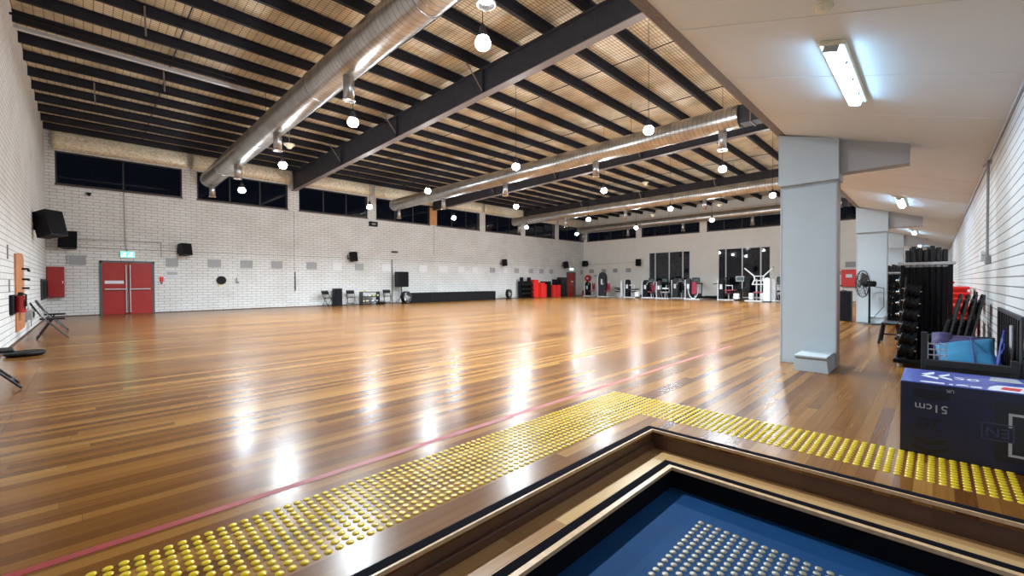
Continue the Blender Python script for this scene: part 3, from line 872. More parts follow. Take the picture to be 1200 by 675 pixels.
for k, y in enumerate((20.6, 22.1)):
    t = thing('wall_pad', 'dark narrow upright panel on the left wall, %s' % ('left one of the pair' if k == 0 else 'right one beside the red cabinet'), 'panel', (XL, y, .70), 0, 'pair of dark panels on the left wall')
    B().box(0, .05, -.5, .5, 0, .68, .01).out('panel', 'darkgrey', t)
    B().box(.05, .06, -.42, .42, .06, .62, .01).out('ribbed_face', 'grille', t)
for k, (y, z0, z1) in enumerate([(12.3, 1.68, 1.95), (12.45, 1.05, 1.3), (16.7, .1, .32), (17.0, .45, .62)]):
    t = thing('wall_bracket', 'thin dark metal bracket on the left wall, %s' % ['upper left of the orange board', 'above the extinguisher unit', 'low beside the power box', 'above the power box'][k], 'bracket', (XL, y, z0), 0, 'thin brackets on the left wall')
    B().box(0, .02, -.015, .015, 0, z1 - z0, .004).out('strip', 'conduit', t)

# ---------------------------------------------------------------- folding chairs
def folding_chair(label, loc_, rz, grp, first=[None]):
    """faces local +X"""
    if first[0] is not None: return dup(first[0], loc_, rz, label, grp)
    t = thing('folding_chair', label, 'chair', loc_, rz, grp)
    for s in (-1, 1):
        y = .20 * s
        B().tube([(-.30, y, .80), (-.16, y, .52), (.26, y * 1.05, .012)], .013, 8).out('leg', 'blackgloss', t, smooth=True)
        B().tube([(.02, y * .88, .44), (-.22, y * .95, .012)], .013, 8).out('leg', 'blackgloss', t, smooth=True)
    b = B(); b.box(-.17, .21, -.19, .19, .425, .455, .012); b.out('seat', 'blackmat', t)
    b = B(); b.box(-.012, .012, -.2, .2, -.09, .09, .008, Matrix.Translation((-.262, 0, .70)) @ Matrix.Rotation(-.46, 4, 'Y'))
    b.out('backrest', 'blackmat', t)
    B().tube([(.20, -.2, .095), (.20, .2, .095)], .009, 6).out('stretcher', 'blackgloss', t)
    B().tube([(-.18, -.18, .10), (-.18, .18, .10)], .009, 6).out('stretcher', 'blackgloss', t)
    B().tube([(-.30, -.2, .80), (-.30, .2, .80)], .013, 8).out('top_rail', 'blackgloss', t)
    first[0] = t
    return t
G1 = 'open folding chairs beside the left wall'
folding_chair('open black folding chair by the left wall, the nearer of the pair past the extinguisher', (-.58, 13.85, 0), .08, G1)
folding_chair('open black folding chair by the left wall, farther from the camera, near the red cabinet', (-.62, 15.95, 0), .02, G1)
folding_chair('open black folding chair cut by the left edge, nearest the camera', (-.83, 7.6, 0), .12, G1)
G2 = 'open folding chairs along the long wall'
folding_chair('black folding chair on the long wall, left of the tall black box', (8.85, 22.35, 0), -PI / 2 + .3, G2)
folding_chair('black folding chair on the long wall, right of the tall black box', (10.1, 22.4, 0), -PI / 2 - .2, G2)
folding_chair('black folding chair on the long wall, right of the weights rack', (12.25, 22.4, 0), -PI / 2 - .25, G2)
t = thing('balance_disc', 'round flat black balance cushion on the floor by the left wall', 'cushion', (-.76, 10.85, 0))
b = B(); b.cyl((0, 0, 0), (0, 0, .03), .20, .235, 32); b.cyl((0, 0, .03), (0, 0, .075), .235, .20, 32); b.out('cushion', 'blackmat', t, smooth=True)
B().ring((0, 0, .05), 'Z', .215, .03, 32, 8).out('rim', 'black', t, smooth=True)
t = thing('storage_box', 'brown grey upholstered box at the very left edge of the floor', 'box', (-.76, 4.5, 0))
B().box(-.28, .28, -.2, .2, 0, .47, .03).out('body', 'brownbox', t)
B().box(-.29, .29, -.21, .21, .47, .52, .015).out('lid', 'brownbox', t)

# ---------------------------------------------------------------- along the long wall
t = thing('tall_black_box', 'tall narrow black box between two folding chairs on the long wall', 'box', (9.42, 22.6, 0))
B().box(-.19, .19, -.2, .2, 0, .92, .012).out('body', 'black', t)
B().box(-.17, .17, -.21, -.2, .03, .89, .004).out('front_panel', 'blackmat', t)
t = thing('weights_rack', 'low rack with two shelves holding yellow and white weights', 'rack', (11.2, 22.5, 0))
for x in (-.5, .5): B().box(x - .02, x + .02, -.2, .2, 0, .72, .006).out('side_post', 'blackgloss', t)
for z in (.12, .42, .68): B().box(-.5, .5, -.18, .18, z, z + .035, .005).out('shelf', 'blackgloss', t)
wg = 0
for (x, z, mt) in [(-.35, .765, 'yellowpale'), (-.18, .505, 'print_white'), (.1, .505, 'yellowpale'), (.35, .505, 'yellowpale'), (-.35, .505, 'white'), (-.3, .205, 'yellowpale'), (.0, .205, 'silver'), (.3, .205, 'print_white')]:
    d = thing('dumbbell', 'small %s dumbbell on the low weights rack, %s' % ('yellow' if mt == 'yellowpale' else 'pale', ['alone on top', 'middle shelf second from left', 'middle shelf third from left', 'middle shelf far right', 'middle shelf far left', 'bottom shelf left', 'bottom shelf centre', 'bottom shelf right'][wg]), 'dumbbell', (11.2 + x, 22.45, z), .3 * (wg % 3 - 1), 'small weights on the low rack')
    wg += 1
    B().cyl((-.1, 0, 0), (.1, 0, 0), .018, seg=10).out('handle', 'chrome', d)
    for s in (-1, 1): B().cyl((s * .07, 0, 0), (s * .15, 0, 0), .05, seg=12).out('head', mt, d)
t = thing('black_bag', 'low black bag on the floor beside the weights rack', 'bag', (11.7, 22.02, 0))
B().ball((0, 0, .08), .1, 2.4, 1.3, .8, 16).out('body', 'blackmat', t, smooth=True)
B().tube([(-.12, 0, .14), (-.05, 0, .2), (.05, 0, .2), (.12, 0, .14)], .012, 6).out('handle', 'black', t)

t = thing('stand_speaker', 'tall black loudspeaker on a tripod stand at the left end of the black platform', 'speaker', (13.2, 22.45, 0))
B().box(-.33, .33, -.25, .25, .97, 1.86, .02).out('cabinet', 'black', t)
B().box(-.30, .30, -.262, -.25, 1.0, 1.83, .005).out('grille', 'grille', t)
B().tube([(0, 0, .25), (0, 0, 1.0)], .025, 10).out('pole', 'black', t)
for a in (90, 180, 270):
    B().tube([(0, 0, .55), (.4 * math.cos(R(a)), .4 * math.sin(R(a)), .02)], .015, 8).out('leg', 'black', t)
def drum_fan(label, loc_, rz, d=.68):
    t = thing('drum_fan', label, 'fan', loc_, rz, 'drum fans on the floor')
    r = d / 2
    b = B(); b.cyl((0, -.12, r + .04), (0, .12, r + .04), r, seg=36, caps=False)
    o = b.out('drum', 'black', t, smooth=True); md = o.modifiers.new('s', 'SOLIDIFY'); md.thickness = .03
    b = B()
    for q in (.35, .65, .95): b.ring((0, -.13, r + .04), 'Y', r * q, .006, 28, 6)
    for k in range(8): b.tube([(0, -.13, r + .04), (r * math.cos(k * PI / 4), -.13, r + .04 + r * math.sin(k * PI / 4))], .005, 5)
    b.out('guard', 'conduit', t)
    b = B(); b.cyl((0, -.1, r + .04), (0, .05, r + .04), r * .22, seg=20); b.out('hub', 'silver', t, smooth=True)
    for k in range(3):
        bl = B(); m = Matrix.Translation((0, 0, r + .04)) @ Matrix.Rotation(k * 2 * PI / 3 + .4, 4, 'Y') @ Matrix.Rotation(.4, 4, 'X')
        bl.box(.05, r * .88, -.01, .01, -.11, .11, .006, m)
        bl.out('blade', 'silver', t)
    for s in (-1, 1):
        B().tube([(s * r * .9, -.15, .02), (s * r * .9, .15, .02)], .02, 8).out('foot', 'black', t)
        B().tube([(s * r * .9, 0, .03), (s * r * 1.04, 0, r + .04)], .015, 8).out('yoke_arm', 'black', t)
    return t
drum_fan('round black drum fan in front of the stand speaker', (13.1, 21.8, 0), .35)
drum_fan('round black drum fan past the right end of the black platform', (22.0, 22.3, 0), .35, .66)
t = thing('long_platform', 'long low black covered platform against the long wall', 'platform', (16.9, 22.4, 0))
for k in range(5):
    x0 = -3.4 + k * 1.36
    B().box(x0, x0 + 1.35, -.52, .56, 0, .58, .012).out('section', 'blackmat', t)
B().box(-3.42, 3.42, -.54, .56, .58, .60, .006).out('top_edge', 'black', t)

t = thing('dumbbell_rack', 'tall black rack with two round tops left of the red foam stack', 'rack', (24.1, 22.5, 0))
B().box(-.62, .62, .0, .3, .0, 1.30, .02).out('back_panel', 'blackmat', t)
for z in (.25, .6, .95): 
    sh = B().box(-.6, .6, -.25, .02, z, z + .04, .006).out('shelf', 'black', t)
for s in (-.42, .42): B().cyl((s, .1, 1.28), (s, .1, 1.60), .15, .15, 20).out('rounded_top', 'blackmat', t, smooth=True)
for s in (-.5, .5): B().box(s - .08, s + .08, -.35, .2, 0, .1, .02).out('foot', 'black', t)
for k in range(12):
    d = thing('dumbbell', 'black dumbbell on the tall rack, %s shelf, %s from the left' % (['lower', 'middle', 'upper'][k // 4], ORD[k % 4]), 'dumbbell', (24.1 - .42 + .28 * (k % 4), 22.37, .355 + .35 * (k // 4)), 0, 'dumbbells on the tall black rack')
    B().cyl((0, -.1, 0), (0, .1, 0), .018, seg=8).out('handle', 'conduit', d)
    for s in (-1, 1): B().cyl((0, s * .06, 0), (0, s * .13, 0), .065, seg=12).out('head', 'black', d)
def foam(label, x, y, w_, d_, h, mat, name='foam_block', cat='foam block', grp=None):
    t = thing(name, label, cat, (x, y, 0), 0, grp)
    B().box(-w_ / 2, w_ / 2, -d_ / 2, d_ / 2, 0, h - .03, .02).out('body', mat, t)
    B().box(-w_ / 2 - .005, w_ / 2 + .005, -d_ / 2 - .005, d_ / 2 + .005, h - .03, h, .01).out('top', mat, t)
foam('tallest red foam block standing right of the black rack', 25.05, 22.55, .55, .5, 1.42, 'redbright', grp='red foam blocks')
foam('red foam block in front of the tallest one', 25.5, 22.15, .42, .4, 1.18, 'redbright', grp='red foam blocks')
foam('shorter red foam block beside the black cabinet', 25.95, 22.3, .3, .4, 1.05, 'redbright', grp='red foam blocks')
foam('black cabinet between the two groups of red foam blocks', 26.55, 22.6, .8, .5, 1.28, 'black', 'black_cabinet', 'cabinet')
foam('left red foam block of the low pair near the far door', 27.3, 22.45, .42, .4, .98, 'redbright', grp='red foam blocks')
foam('right red foam block of the low pair near the far door', 27.75, 22.33, .36, .4, .98, 'redbright', grp='red foam blocks')
foam('narrow black locker behind the low red blocks', 28.0, 22.75, .5, .35, 1.45, 'black', 'black_cabinet', 'cabinet')
foam('tallest black cabinet beside the far red door', 28.65, 22.55, .8, .5, 1.62, 'blackgloss', 'black_cabinet', 'cabinet')
t = thing('fire_extinguisher', 'small red extinguisher standing by the far corner', 'extinguisher', (31.6, 22.5, 0))
B().cyl((0, 0, .0), (0, 0, .42), .09, seg=16).out('cylinder', 'red', t, smooth=True)
B().cyl((0, 0, .42), (0, 0, .52), .05, .02, 12).out('valve', 'black', t)
t = thing('hose_reel', 'round red hose reel on the end wall at the far corner', 'hose reel', (XE - .03, 22.4, 1.55))
b = B(); b.cyl((-.22, 0, 0), (-.03, 0, 0), .30, seg=28); b.out('reel', 'red', t, smooth=True)
B().ring((-.23, 0, 0), 'X', .27, .035).out('rim', 'redbright', t, smooth=True)
B().cyl((-.26, 0, 0), (-.22, 0, 0), .11, seg=20).out('hub', 'print_white', t, smooth=True)
t = thing('wall_notice', 'small grey sign on the end wall right of the hose reel', 'notice', (XE, 21.65, 1.72))
B().box(-.01, 0, -.22, .22, -.14, .14).out('plate', 'print_white', t)
B().box(-.012, -.01, -.18, .18, .04, .10).out('heading_band', 'darkgrey', t)

# ---------------------------------------------------------------- gym machines, facing -X
def weight_machine(label, loc_, rz=0, kind='press', h=1.45, pad='maroon', shroud='black', sw=.36):
    t = thing('weight_machine', label, 'gym machine', loc_, rz, 'weight machines along the end wall'); t.scale = (1, .78, 1)
    # tower shroud with rounded top at local y = +.45
    y0 = .42
    prof = [(y0 - sw / 2, .08)] + [(y0 - sw / 2 * math.cos(a), h - sw / 2 + sw / 2 * math.sin(a)) for a in [i * PI / 10 for i in range(11)]] + [(y0 + sw / 2, .08)]
    b = B(); b.prism(prof, 'X', -.18, .12); tw = b.out('tower_shroud', shroud, t)
    B().box(-.19, -.18, y0 - .10, y0 + .10, h * .5, h * .72).out('label_plate', 'paper', tw)
    B().box(-.22, -.185, y0 + sw / 2 - .0, y0 + sw / 2 + .09, .0, h * .93, .02).out('upright', 'silver', t)
    B().box(-.65, .45, y0 - .1, y0 + .1, 0, .07, .012).out('base_rail', 'silver', t)
    B().box(-.60, -.52, -.75, y0, 0, .07, .012).out('base_rail', 'silver', t)
    B().box(-.6, .4, -.55, -.47, 0, .07, .012).out('base_rail', 'silver', t)
    B().tube([(-.1, -.15, .05), (-.1, -.15, .42)], .04, 10).out('seat_post', 'silver', t)
    B().box(-.32, .12, -.36, .06, .42, .50, .03).out('seat', pad, t)
    if kind == 'press':
        B().box(.12, .20, -.32, .02, .55, 1.12, .03, Matrix.Rotation(0.0, 4, 'X')).out('back_pad', pad, t)
        B().tube([(.22, -.15, .05), (.22, -.15, 1.2)], .035, 10).out('pad_post', 'silver', t)
        for s in (-1, 1):
            B().tube([(.2, -.15 + s * .1, 1.25), (-.1, -.15 + s * .34, 1.2), (-.3, -.15 + s * .34, .95)], .022, 8).out('press_arm', 'silver', t)
            B().tube([(-.3, -.15 + s * .34, .95), (-.36, -.15 + s * .22, .95)], .026, 8).out('grip', 'black', t)
    elif kind == 'curl':
        B().box(-.1, .05, -.42, .12, .68, .78, .03).out('arm_pad', pad, t)
        for s in (-1, 1):
            B().tube([(-.12, -.15 + s * .25, .1), (-.42, -.15 + s * .25, .6), (-.3, -.15 + s * .25, .95)], .025, 8).out('lever_arm', 'silver', t)
        B().tube([(-.42, -.45, .6), (-.42, .12, .6)], .05, 10).out('roller', 'black', t)
    elif kind == 'ring':
        b = B()
        n_ = 20
        pr = [(-.38 * math.cos(PI * i / n_) * 1.15 - .15, .80 - .72 * math.sin(PI * i / n_)) for i in range(n_ + 1)]
        b.tube([(-.42, p[0], p[1]) for p in pr], .035, 8)
        b.out('curved_frame', 'silver', t, smooth=True)
        B().box(-.3, -.2, -.36, .06, .35, 1.18, .04, Matrix.Rotation(0, 4, 'X')).out('back_pad', pad, t)
    elif kind == 'bench':
        B().box(-.7, .3, -.62, -.05, .60, .68, .03).out('bench_pad', pad, t)
        B().tube([(-.5, -.6, .68), (-.5, -.6, .95), (-.5, -.1, .95)], .03, 8).out('arm', 'silver', t)
        B().box(-.6, -.3, -1.1, -.7, .1, .45, .03).out('foot_plate', 'white', t)
    return t
wm = weight_machine
wm('weight machine with a maroon seat in the far corner under the hose reel', (30.3, 20.7, 0), 0, 'press', 1.25, 'maroon', 'black', .5)
wm('tall grey weight machine with an arched top near the far corner', (29.7, 18.85, 0), 0, 'press', 2.0, 'maroon', 'darkgrey', .85)
wm('silver arm curl machine right of the tall arched machine', (29.3, 17.5, 0), PI, 'curl', 1.3, 'darkgrey', 'silver', .2)
wm('low leg machine with black shroud and pale base', (29.5, 16.45, 0), 0, 'bench', 1.4, 'darkgrey', 'black', .42)
wm('weight machine with a maroon back pad left of the first tall window', (29.5, 14.95, 0), 0, 'press', 1.35, 'maroon', 'black', .5)
wm('silver framed machine in front of the first tall window', (29.2, 13.75, 0), 0, 'curl', 1.3, 'white', 'darkgrey', .3)
wm('dark rounded machine with a silver front post at the first tall window', (30.1, 12.95, 0), 0, 'press', 1.45, 'black', 'darkgrey', .5)
wm('machine with a curved white frame and upright maroon pad', (29.0, 11.55, 0), 0, 'ring', 1.45, 'maroon', 'darkgrey', .38)
wm('flat maroon bench machine left of the second tall window', (29.2, 9.5, 0), 0, 'bench', 1.42, 'maroon', 'black', .38)
wm('white seated machine beside the grey column', (29.6, 6.6, 0), 0, 'curl', 1.35, 'white', 'silver', .25)

t = thing('shoulder_press_machine', 'white machine with two raised arms in a V before the second tall window', 'gym machine', (28.7, 7.55, 0))
B().box(-.6, .6, -.5, -.42, 0, .07, .012).out('base_rail', 'silver', t)
B().box(-.6, .6, .42, .5, 0, .07, .012).out('base_rail', 'silver', t)
B().box(-.65, -.57, -.6, .6, 0, .07, .012).out('base_rail', 'silver', t)
for s in (-1, 1):
    B().tube([(0, s * .12, .05), (0, s * .12, 1.35)], .04, 10).out('upright', 'silver', t)
    B().tube([(0, s * .36, 1.0), (0, s * .22, 1.35), (0, s * .28, 1.55), (-.05, s * .78, 2.02)], .04, 10).out('press_arm', 'white', t)
    B().tube([(-.05, s * .78, 2.02), (-.22, s * .82, 2.05)], .03, 8).out('grip', 'black', t)
    B().box(-.5, -.2, s * .3 - .12, s * .3 + .12, .1, .5, .03).out('side_shroud', 'silver', t)
for z in (1.02, 1.25, 1.52): B().tube([(0, -.3, z), (0, .3, z)], .03, 8).out('crossbar', 'white', t)
B().box(-.3, .12, -.24, .24, .5, .58, .03).out('seat', 'maroon', t)
B().box(.06, .14, -.2, .2, .62, 1.25, .03).out('back_pad', 'black', t)
t = thing('weight_tower', 'silver rounded weight tower right of the V armed machine', 'gym machine', (27.8, 6.88, 0))
b = B(); b.prism([(-.17, 0)] + [(-.17 * math.cos(i * PI / 8), 1.25 + .17 * math.sin(i * PI / 8)) for i in range(9)] + [(.17, 0)], 'X', -.12, .12)
b.out('cover', 'silver', t)
B().box(-.2, .2, -.2, .2, 0, .06, .01).out('foot', 'darkgrey', t)

def treadmill(label, loc_, rz, first=[None]):
    if first[0] is not None: return dup(first[0], loc_, rz, label)
    t = thing('treadmill', label, 'treadmill', loc_, rz, 'treadmills by the tall windows')
    B().box(-.9, .75, -.38, .38, .04, .2, .03).out('deck', 'black', t)
    B().box(-.85, .55, -.26, .26, .2, .212).out('belt', 'blackmat', t)
    B().box(.5, .95, -.38, .38, .04, .34, .06).out('motor_hood', 'darkgrey', t)
    for s in (-1, 1):
        B().tube([(.75, s * .38, .1), (.55, s * .38, 1.05)], .035, 10).out('upright', 'darkgrey', t)
        B().tube([(.55, s * .38, 1.08), (-.05, s * .38, 1.02)], .03, 10).out('handrail', 'black', t)
    B().box(.5, .6, -.42, .42, 1.03, 1.12, .03).out('console_bar', 'black', t)
    c = B().box(.56, .64, -.26, .26, 1.14, 1.50, .03, None).out('console', 'black', t)
    B().box(.552, .56, -.2, .2, 1.2, 1.44).out('screen', 'screen', c)
    first[0] = t
    return t
treadmill('treadmill between the two tall windows, left one', (31.0, 12.15, 0), .45)
treadmill('treadmill between the two tall windows, right one', (31.0, 10.7, 0), -.45)
treadmill('treadmill at the first tall window, behind the maroon pad machine', (31.2, 16.0, 0), 0)
treadmill('treadmill at the first tall window, centre', (31.2, 14.9, 0), 0)
treadmill('treadmill at the first tall window, right side', (31.2, 13.75, 0), 0)
treadmill('treadmill behind the white machine beside the grey column', (31.0, 7.0, 0), 0)
def cross_trainer(label, loc_, rz):
    t = thing('cross_trainer', label, 'cross trainer', loc_, rz)
    B().box(-.7, .8, -.1, .1, .03, .14, .03).out('base_beam', 'darkgrey', t)
    b = B(); b.cyl((.45, -.09, .42), (.45, .09, .42), .32, seg=28); b.out('flywheel_cover', 'black', t, smooth=True)
    B().tube([(.3, 0, .3), (.12, 0, 1.25)], .05, 10).out('mast', 'darkgrey', t)
    c = B().box(.02, .10, -.26, .26, 1.2, 1.55, .03).out('console', 'silver', t)
    B().box(.012, .02, -.2, .2, 1.26, 1.5).out('screen', 'screen', c)
    for s in (-1, 1):
        B().tube([(.15, s * .2, .8), (0, s * .26, 1.2), (-.12, s * .26, 1.45)], .022, 8).out('swing_arm', 'black', t)
        B().box(-.55, -.15, s * .18 - .07, s * .18 + .07, .25, .3, .02).out('foot_pedal', 'black', t)
        B().tube([(-.5, s * .18, .25), (.4, s * .14, .4)], .022, 8).out('pedal_arm', 'silver', t)
    return t
cross_trainer('black cross trainer with a pale console before the second tall window', (30.2, 9.05, 0), .2)

# ---------------------------------------------------------------- behind / around the columns
t = thing('hose_cabinet', 'bright red fire cabinet on the end wall seen between the columns', 'fire cabinet', (XE, 3.6, .86))
B().box(-.22, 0, -.62, .42, 0, 1.03, .01).out('cabinet_body', 'redbright', t)
B().box(-.235, -.22, -.1, .2, .55, .75).out('label_plate', 'print_white', t)
t = thing('wall_switch', 'small brown plate left of the bright red fire cabinet', 'switch', (XE, 4.2, 1.7))
B().box(-.04, 0, -.12, .12, -.1, .1, .01).out('plate', 'brownframe', t)
B().box(-.05, -.04, -.05, .05, -.05, .05).out('rocker', 'darkgrey', t)
t = thing('floor_speaker', 'black upright box speaker standing left of the second column', 'speaker', (16.3, 1.95, 0))
B().box(-.2, .2, -.17, .17, 0, .9, .012).out('cabinet', 'black', t)
B().box(-.21, -.2, -.15, .15, .03, .87, .004).out('grille', 'grille', t)
t = thing('desk_microphone', 'small black device on top of the upright box speaker', 'device', (16.3, 1.97, .9))
B().cyl((0, 0, 0), (0, 0, .02), .07, seg=16).out('base', 'black', t)
B().tube([(0, 0, .02), (0, .02, .1), (0, .1, .17)], .01, 8).out('stem', 'conduit', t)
B().box(-.04, .04, .02, .16, .15, .18, .008).out('head', 'black', t)

t = thing('pedestal_fan', 'tall black pedestal fan in front of the second column', 'fan', (15.35, 1.29, 0), 0)
B().cyl((0, 0, 0), (0, 0, .03), .27, .25, 28).out('base', 'darkgrey', t, smooth=True)
B().tube([(0, 0, .03), (0, 0, 1.02)], .024, 12).out('pole', 'black', t)
ax = Vector((-.45, .9, 0)).normalized(); hc = Vector((0.02, .12, 1.12))
mF = Matrix.Translation(hc) @ ax.to_track_quat('Y', 'Z').to_matrix().to_4x4()
def fpart(name, mat, fn, par=t, smooth=False):
    b = B(); fn(b); bmesh.ops.transform(b.bm, matrix=mF, verts=b.bm.verts); return b.out(name, mat, par, smooth)
fpart('motor', 'black', lambda b: b.cyl((0, -.26, 0), (0, -.02, 0), .075, .09, 20), smooth=True)
def cage(b):
    for sgn, yy in ((-1, -.05), (1, .11)):
        for q in (.1, .19, .28, .36): b.ring((0, yy + (.03 if sgn < 0 else -.03) * (q / .36) ** 2 * 1.2, 0), 'Y', q, .004, 28, 5)
        for k in range(18):
            a = k * PI / 9
            b.tube([(.05 * math.cos(a), yy, .05 * math.sin(a)), (.36 * math.cos(a), yy + (.035 if sgn < 0 else -.035), .36 * math.sin(a))], .003, 4)
    b.ring((0, .03, 0), 'Y', .375, .012, 36, 6)
fpart('cage', 'black', cage)
for k in range(3):
    fpart('blade', 'darkgrey', lambda b: b.box(.04, .31, -.008, .008, -.1, .1, .005, Matrix.Rotation(k * 2 * PI / 3, 4, 'Y') @ Matrix.Translation((0, .03, 0)) @ Matrix.Rotation(.45, 4, 'X')))
fpart('hub', 'black', lambda b: b.cyl((0, -.02, 0), (0, .08, 0), .05, seg=16), smooth=True)
B().tube([(.02, -.05, 1.05), (.03, -.3, 1.0), (.02, -.3, .5), (.01, -.1, .2)], .007, 6).out('power_cord', 'black', t)

# ---------------------------------------------------------------- barbell racks
def barbell_rack(label, loc_, nbar, grpname, where, spacing=.062):
    t = thing('barbell_rack', label, 'rack', loc_, 0)
    w_ = spacing * (nbar - 1) + .12
    B().box(-.5, .5, -w_ / 2 - .03, w_ / 2 + .08, .05, .11, .012).out('base_tray', 'black', t)
    for sx in (-.42, .42):
        for sy in (-1, 1):
            B().cyl((sx, sy * (w_ / 2 + .01), 0), (sx, sy * (w_ / 2 + .01), .05), .03, seg=12).out('foot', 'silver', t)
    for sx in (-.28, .28):
        B().box(sx - .03, sx + .03, -w_ / 2 - .04, w_ / 2 + .05, 1.42, 1.46, .008).out('top_rail', 'silver', t)
        for sy in (-w_ / 2 + .005, w_ / 2 - .005):
            B().box(sx - .02, sx + .02, sy - .02, sy + .02, .1, 1.44, .004).out('post', 'black', t)
    # sloping side frame with plate pegs
    ys_ = w_ / 2 - .02
    B().tube([(-.38, ys_ + .05, .10), (-.34, ys_ - .04, 1.25)], .022, 8).out('sloping_arm', 'black', t)
    for k in range(6):
        z = .24 + .165 * k; y = ys_ - .04 - .06 * (z - .2) / .9
        B().tube([(-.40, y - .09, z - .02), (-.40, y + .11, z + .03)], .012, 8).out('peg', 'chrome', t)
        for q in range(3):
            p = thing('weight_plate', 'black weight plate on %s, %s peg up, %s' % (where, ORD[k], ['inner', 'middle', 'outer'][q]), 'weight plate', (loc_[0] - .40, loc_[1] + y - .05 + .052 * q, z + loc_[2] + .012 * (q - 1)), 0, 'weight plates on ' + where)
            p.rotation_euler = (.25, 0, 0)
            rr = (.115 - .006 * k) * (1 - .06 * q)
            pb = B(); pb.cyl((0, -.022, 0), (0, .022, 0), rr, seg=22)
            pb.out('disc', 'black', p, smooth=True)
            B().ring((0, .022, 0), 'Y', .04, .006, 14, 6).out('bore_ring', 'conduit', p)
    for r_ in range(3):
        for k in range(nbar):
            y = -w_ / 2 + .06 + spacing * (k if r_ != 1 else min(k + .5, nbar - 1.2))
            x = (-.28, .0, .28)[r_]
            hh = 1.63 + .05 * ((k * 7 + r_ * 3) % 3) / 2
            p = thing('barbell', 'black barbell upright in %s, %s row, %s from its right' % (where, ('front', 'middle', 'rear')[r_], ORD[k]), 'barbell', (loc_[0] + x, loc_[1] + y, .11), 0, 'barbells in ' + where)
            B().cyl((0, 0, 0), (0, 0, 1.30), .026, seg=10).out('bar', 'blackmat', p, smooth=True)
            B().cyl((0, 0, 1.30), (0, 0, hh - .11), .027, seg=12).out('sleeve', 'blackgloss', p, smooth=True)
            B().cyl((0, 0, 1.28), (0, 0, 1.31), .03, seg=12).out('collar', 'conduit', p)
    return t
barbell_rack('black barbell rack nearest the camera with upright bars and side plates', (8.5, .09, 0), 7, '', 'the nearest barbell rack')
barbell_rack('black barbell rack farther down the corridor by the second column', (16.9, .86, 0), 5, '', 'the far barbell rack')
# weights heap beside the nearer rack
def plate_tree(label, loc_, where):
    t = thing('plate_tree', label, 'rack', loc_)
    B().box(-.3, .3, -.25, .25, 0, .06, .012).out('base', 'black', t)
    B().tube([(0, 0, .05), (0, 0, 1.35)], .035, 10).out('post', 'black', t)
    for k in range(5):
        z = .28 + .23 * k
        B().tube([(0, -.25, z), (0, .25, z)], .02, 8).out('peg', 'chrome', t)
        for s in (-1, 1):
            p = thing('weight_plate', 'black weight plate on %s, %s peg up, %s side' % (where, ORD[k], 'left' if s > 0 else 'right'), 'weight plate', (loc_[0], loc_[1] + s * .13, z), 0, 'weight plates on ' + where)
            B().cyl((0, -.06, 0), (0, .06, 0), .14 - .01 * k, seg=20).out('disc', 'black', p, smooth=True)
            B().ring((0, s * .06, 0), 'Y', .05, .01, 16, 6).out('bore_ring', 'conduit', p)
plate_tree('black plate tree between the two barbell racks', (11.9, .33, 0), 'the plate tree')

t = thing('step_bench', 'black bench stool with splayed legs left of the nearest barbell rack', 'bench', (10.85, .60, 0))
B().box(-.3, .3, -.14, .12, .37, .42, .02).out('seat', 'blackgloss', t)
for sx in (-1, 1):
    for sy in (-1, 1):
        B().tube([(sx * .22, sy * .1, .38), (sx * .32, sy * .15, .012)], .022, 8).out('leg', 'black', t)
B().tube([(.28, -.13, .15), (.28, .13, .15)], .015, 6).out('stretcher', 'black', t)

# red aerobic steps
def step_stack(x, y, n, w_, l_, mat, where, z0=0):
    f = None
    for k in range(n):
        lb = 'red aerobic step in %s, %s from the bottom' % (where, ORD[k])
        z = z0 + k * .092
        if f is None:
            f = thing('aerobic_step', lb, 'aerobic step', (x, y, z), 0, 'red steps in ' + where)
            B().box(-l_ / 2, l_ / 2, -w_ / 2, w_ / 2, .035, .086, .02).out('platform', mat, f)
            B().box(-l_ / 2 + .05, l_ / 2 - .05, -w_ / 2 + .03, w_ / 2 - .03, 0, .04, .01).out('base', mat, f)
        else: dup(f, (x + .008 * ((k * 5) % 3 - 1), y + .006 * ((k * 3) % 3 - 1), z), 0, lb)
step_stack(9.75, -.275, 9, .29, .75, 'redbright', 'the front red stack')
step_stack(10.75, -.275, 12, .27, .72, 'redbright', 'the rear taller red stack')
step_stack(11.9, -.16, 13, .2, .5, 'redbright', 'the rearmost narrow red stack')

# folded chairs leaning
def folded_chair(label, loc_, rz, lean, first=[None]):
    if first[0] is not None:
        o = dup(first[0], loc_, rz, label)
    else:
        o = thing('folded_chair', label, 'chair', loc_, rz, 'folded chairs by the right wall')
        for s in (-1, 1):
            B().tube([(0, s * .2, .013), (0, s * .2, 1.0), (0, s * .16, 1.04)], .013, 8).out('leg', 'blackgloss', o)
            B().tube([(.035, s * .17, .05), (.035, s * .17, .72)], .012, 8).out('leg', 'black', o)
        B().box(.0, .02, -.19, .19, .80, .98, .008).out('backrest', 'blackmat', o)
        B().box(.02, .06, -.18, .18, .32, .70, .012).out('seat', 'blackmat', o)
        B().tube([(0, -.2, .14), (0, .2, .14)], .01, 6).out('stretcher', 'black', o)
        first[0] = o
    o.rotation_euler = (0, lean, rz)
    return o
for k in range(4):
    o = folded_chair('folded black chair leaning beside the red steps, %s away from the right wall' % ['farthest', 'second farthest', 'second nearest', 'nearest'][k], (7.72, -.035 - .062 * k, 0), 0, 0)
    o.rotation_euler = (0, -.19, PI / 2)
o = folded_chair('single folded black chair upright against the right wall', (8.75, -.36, 0), 0, 0)
o.rotation_euler = (0, -.04, PI / 2)

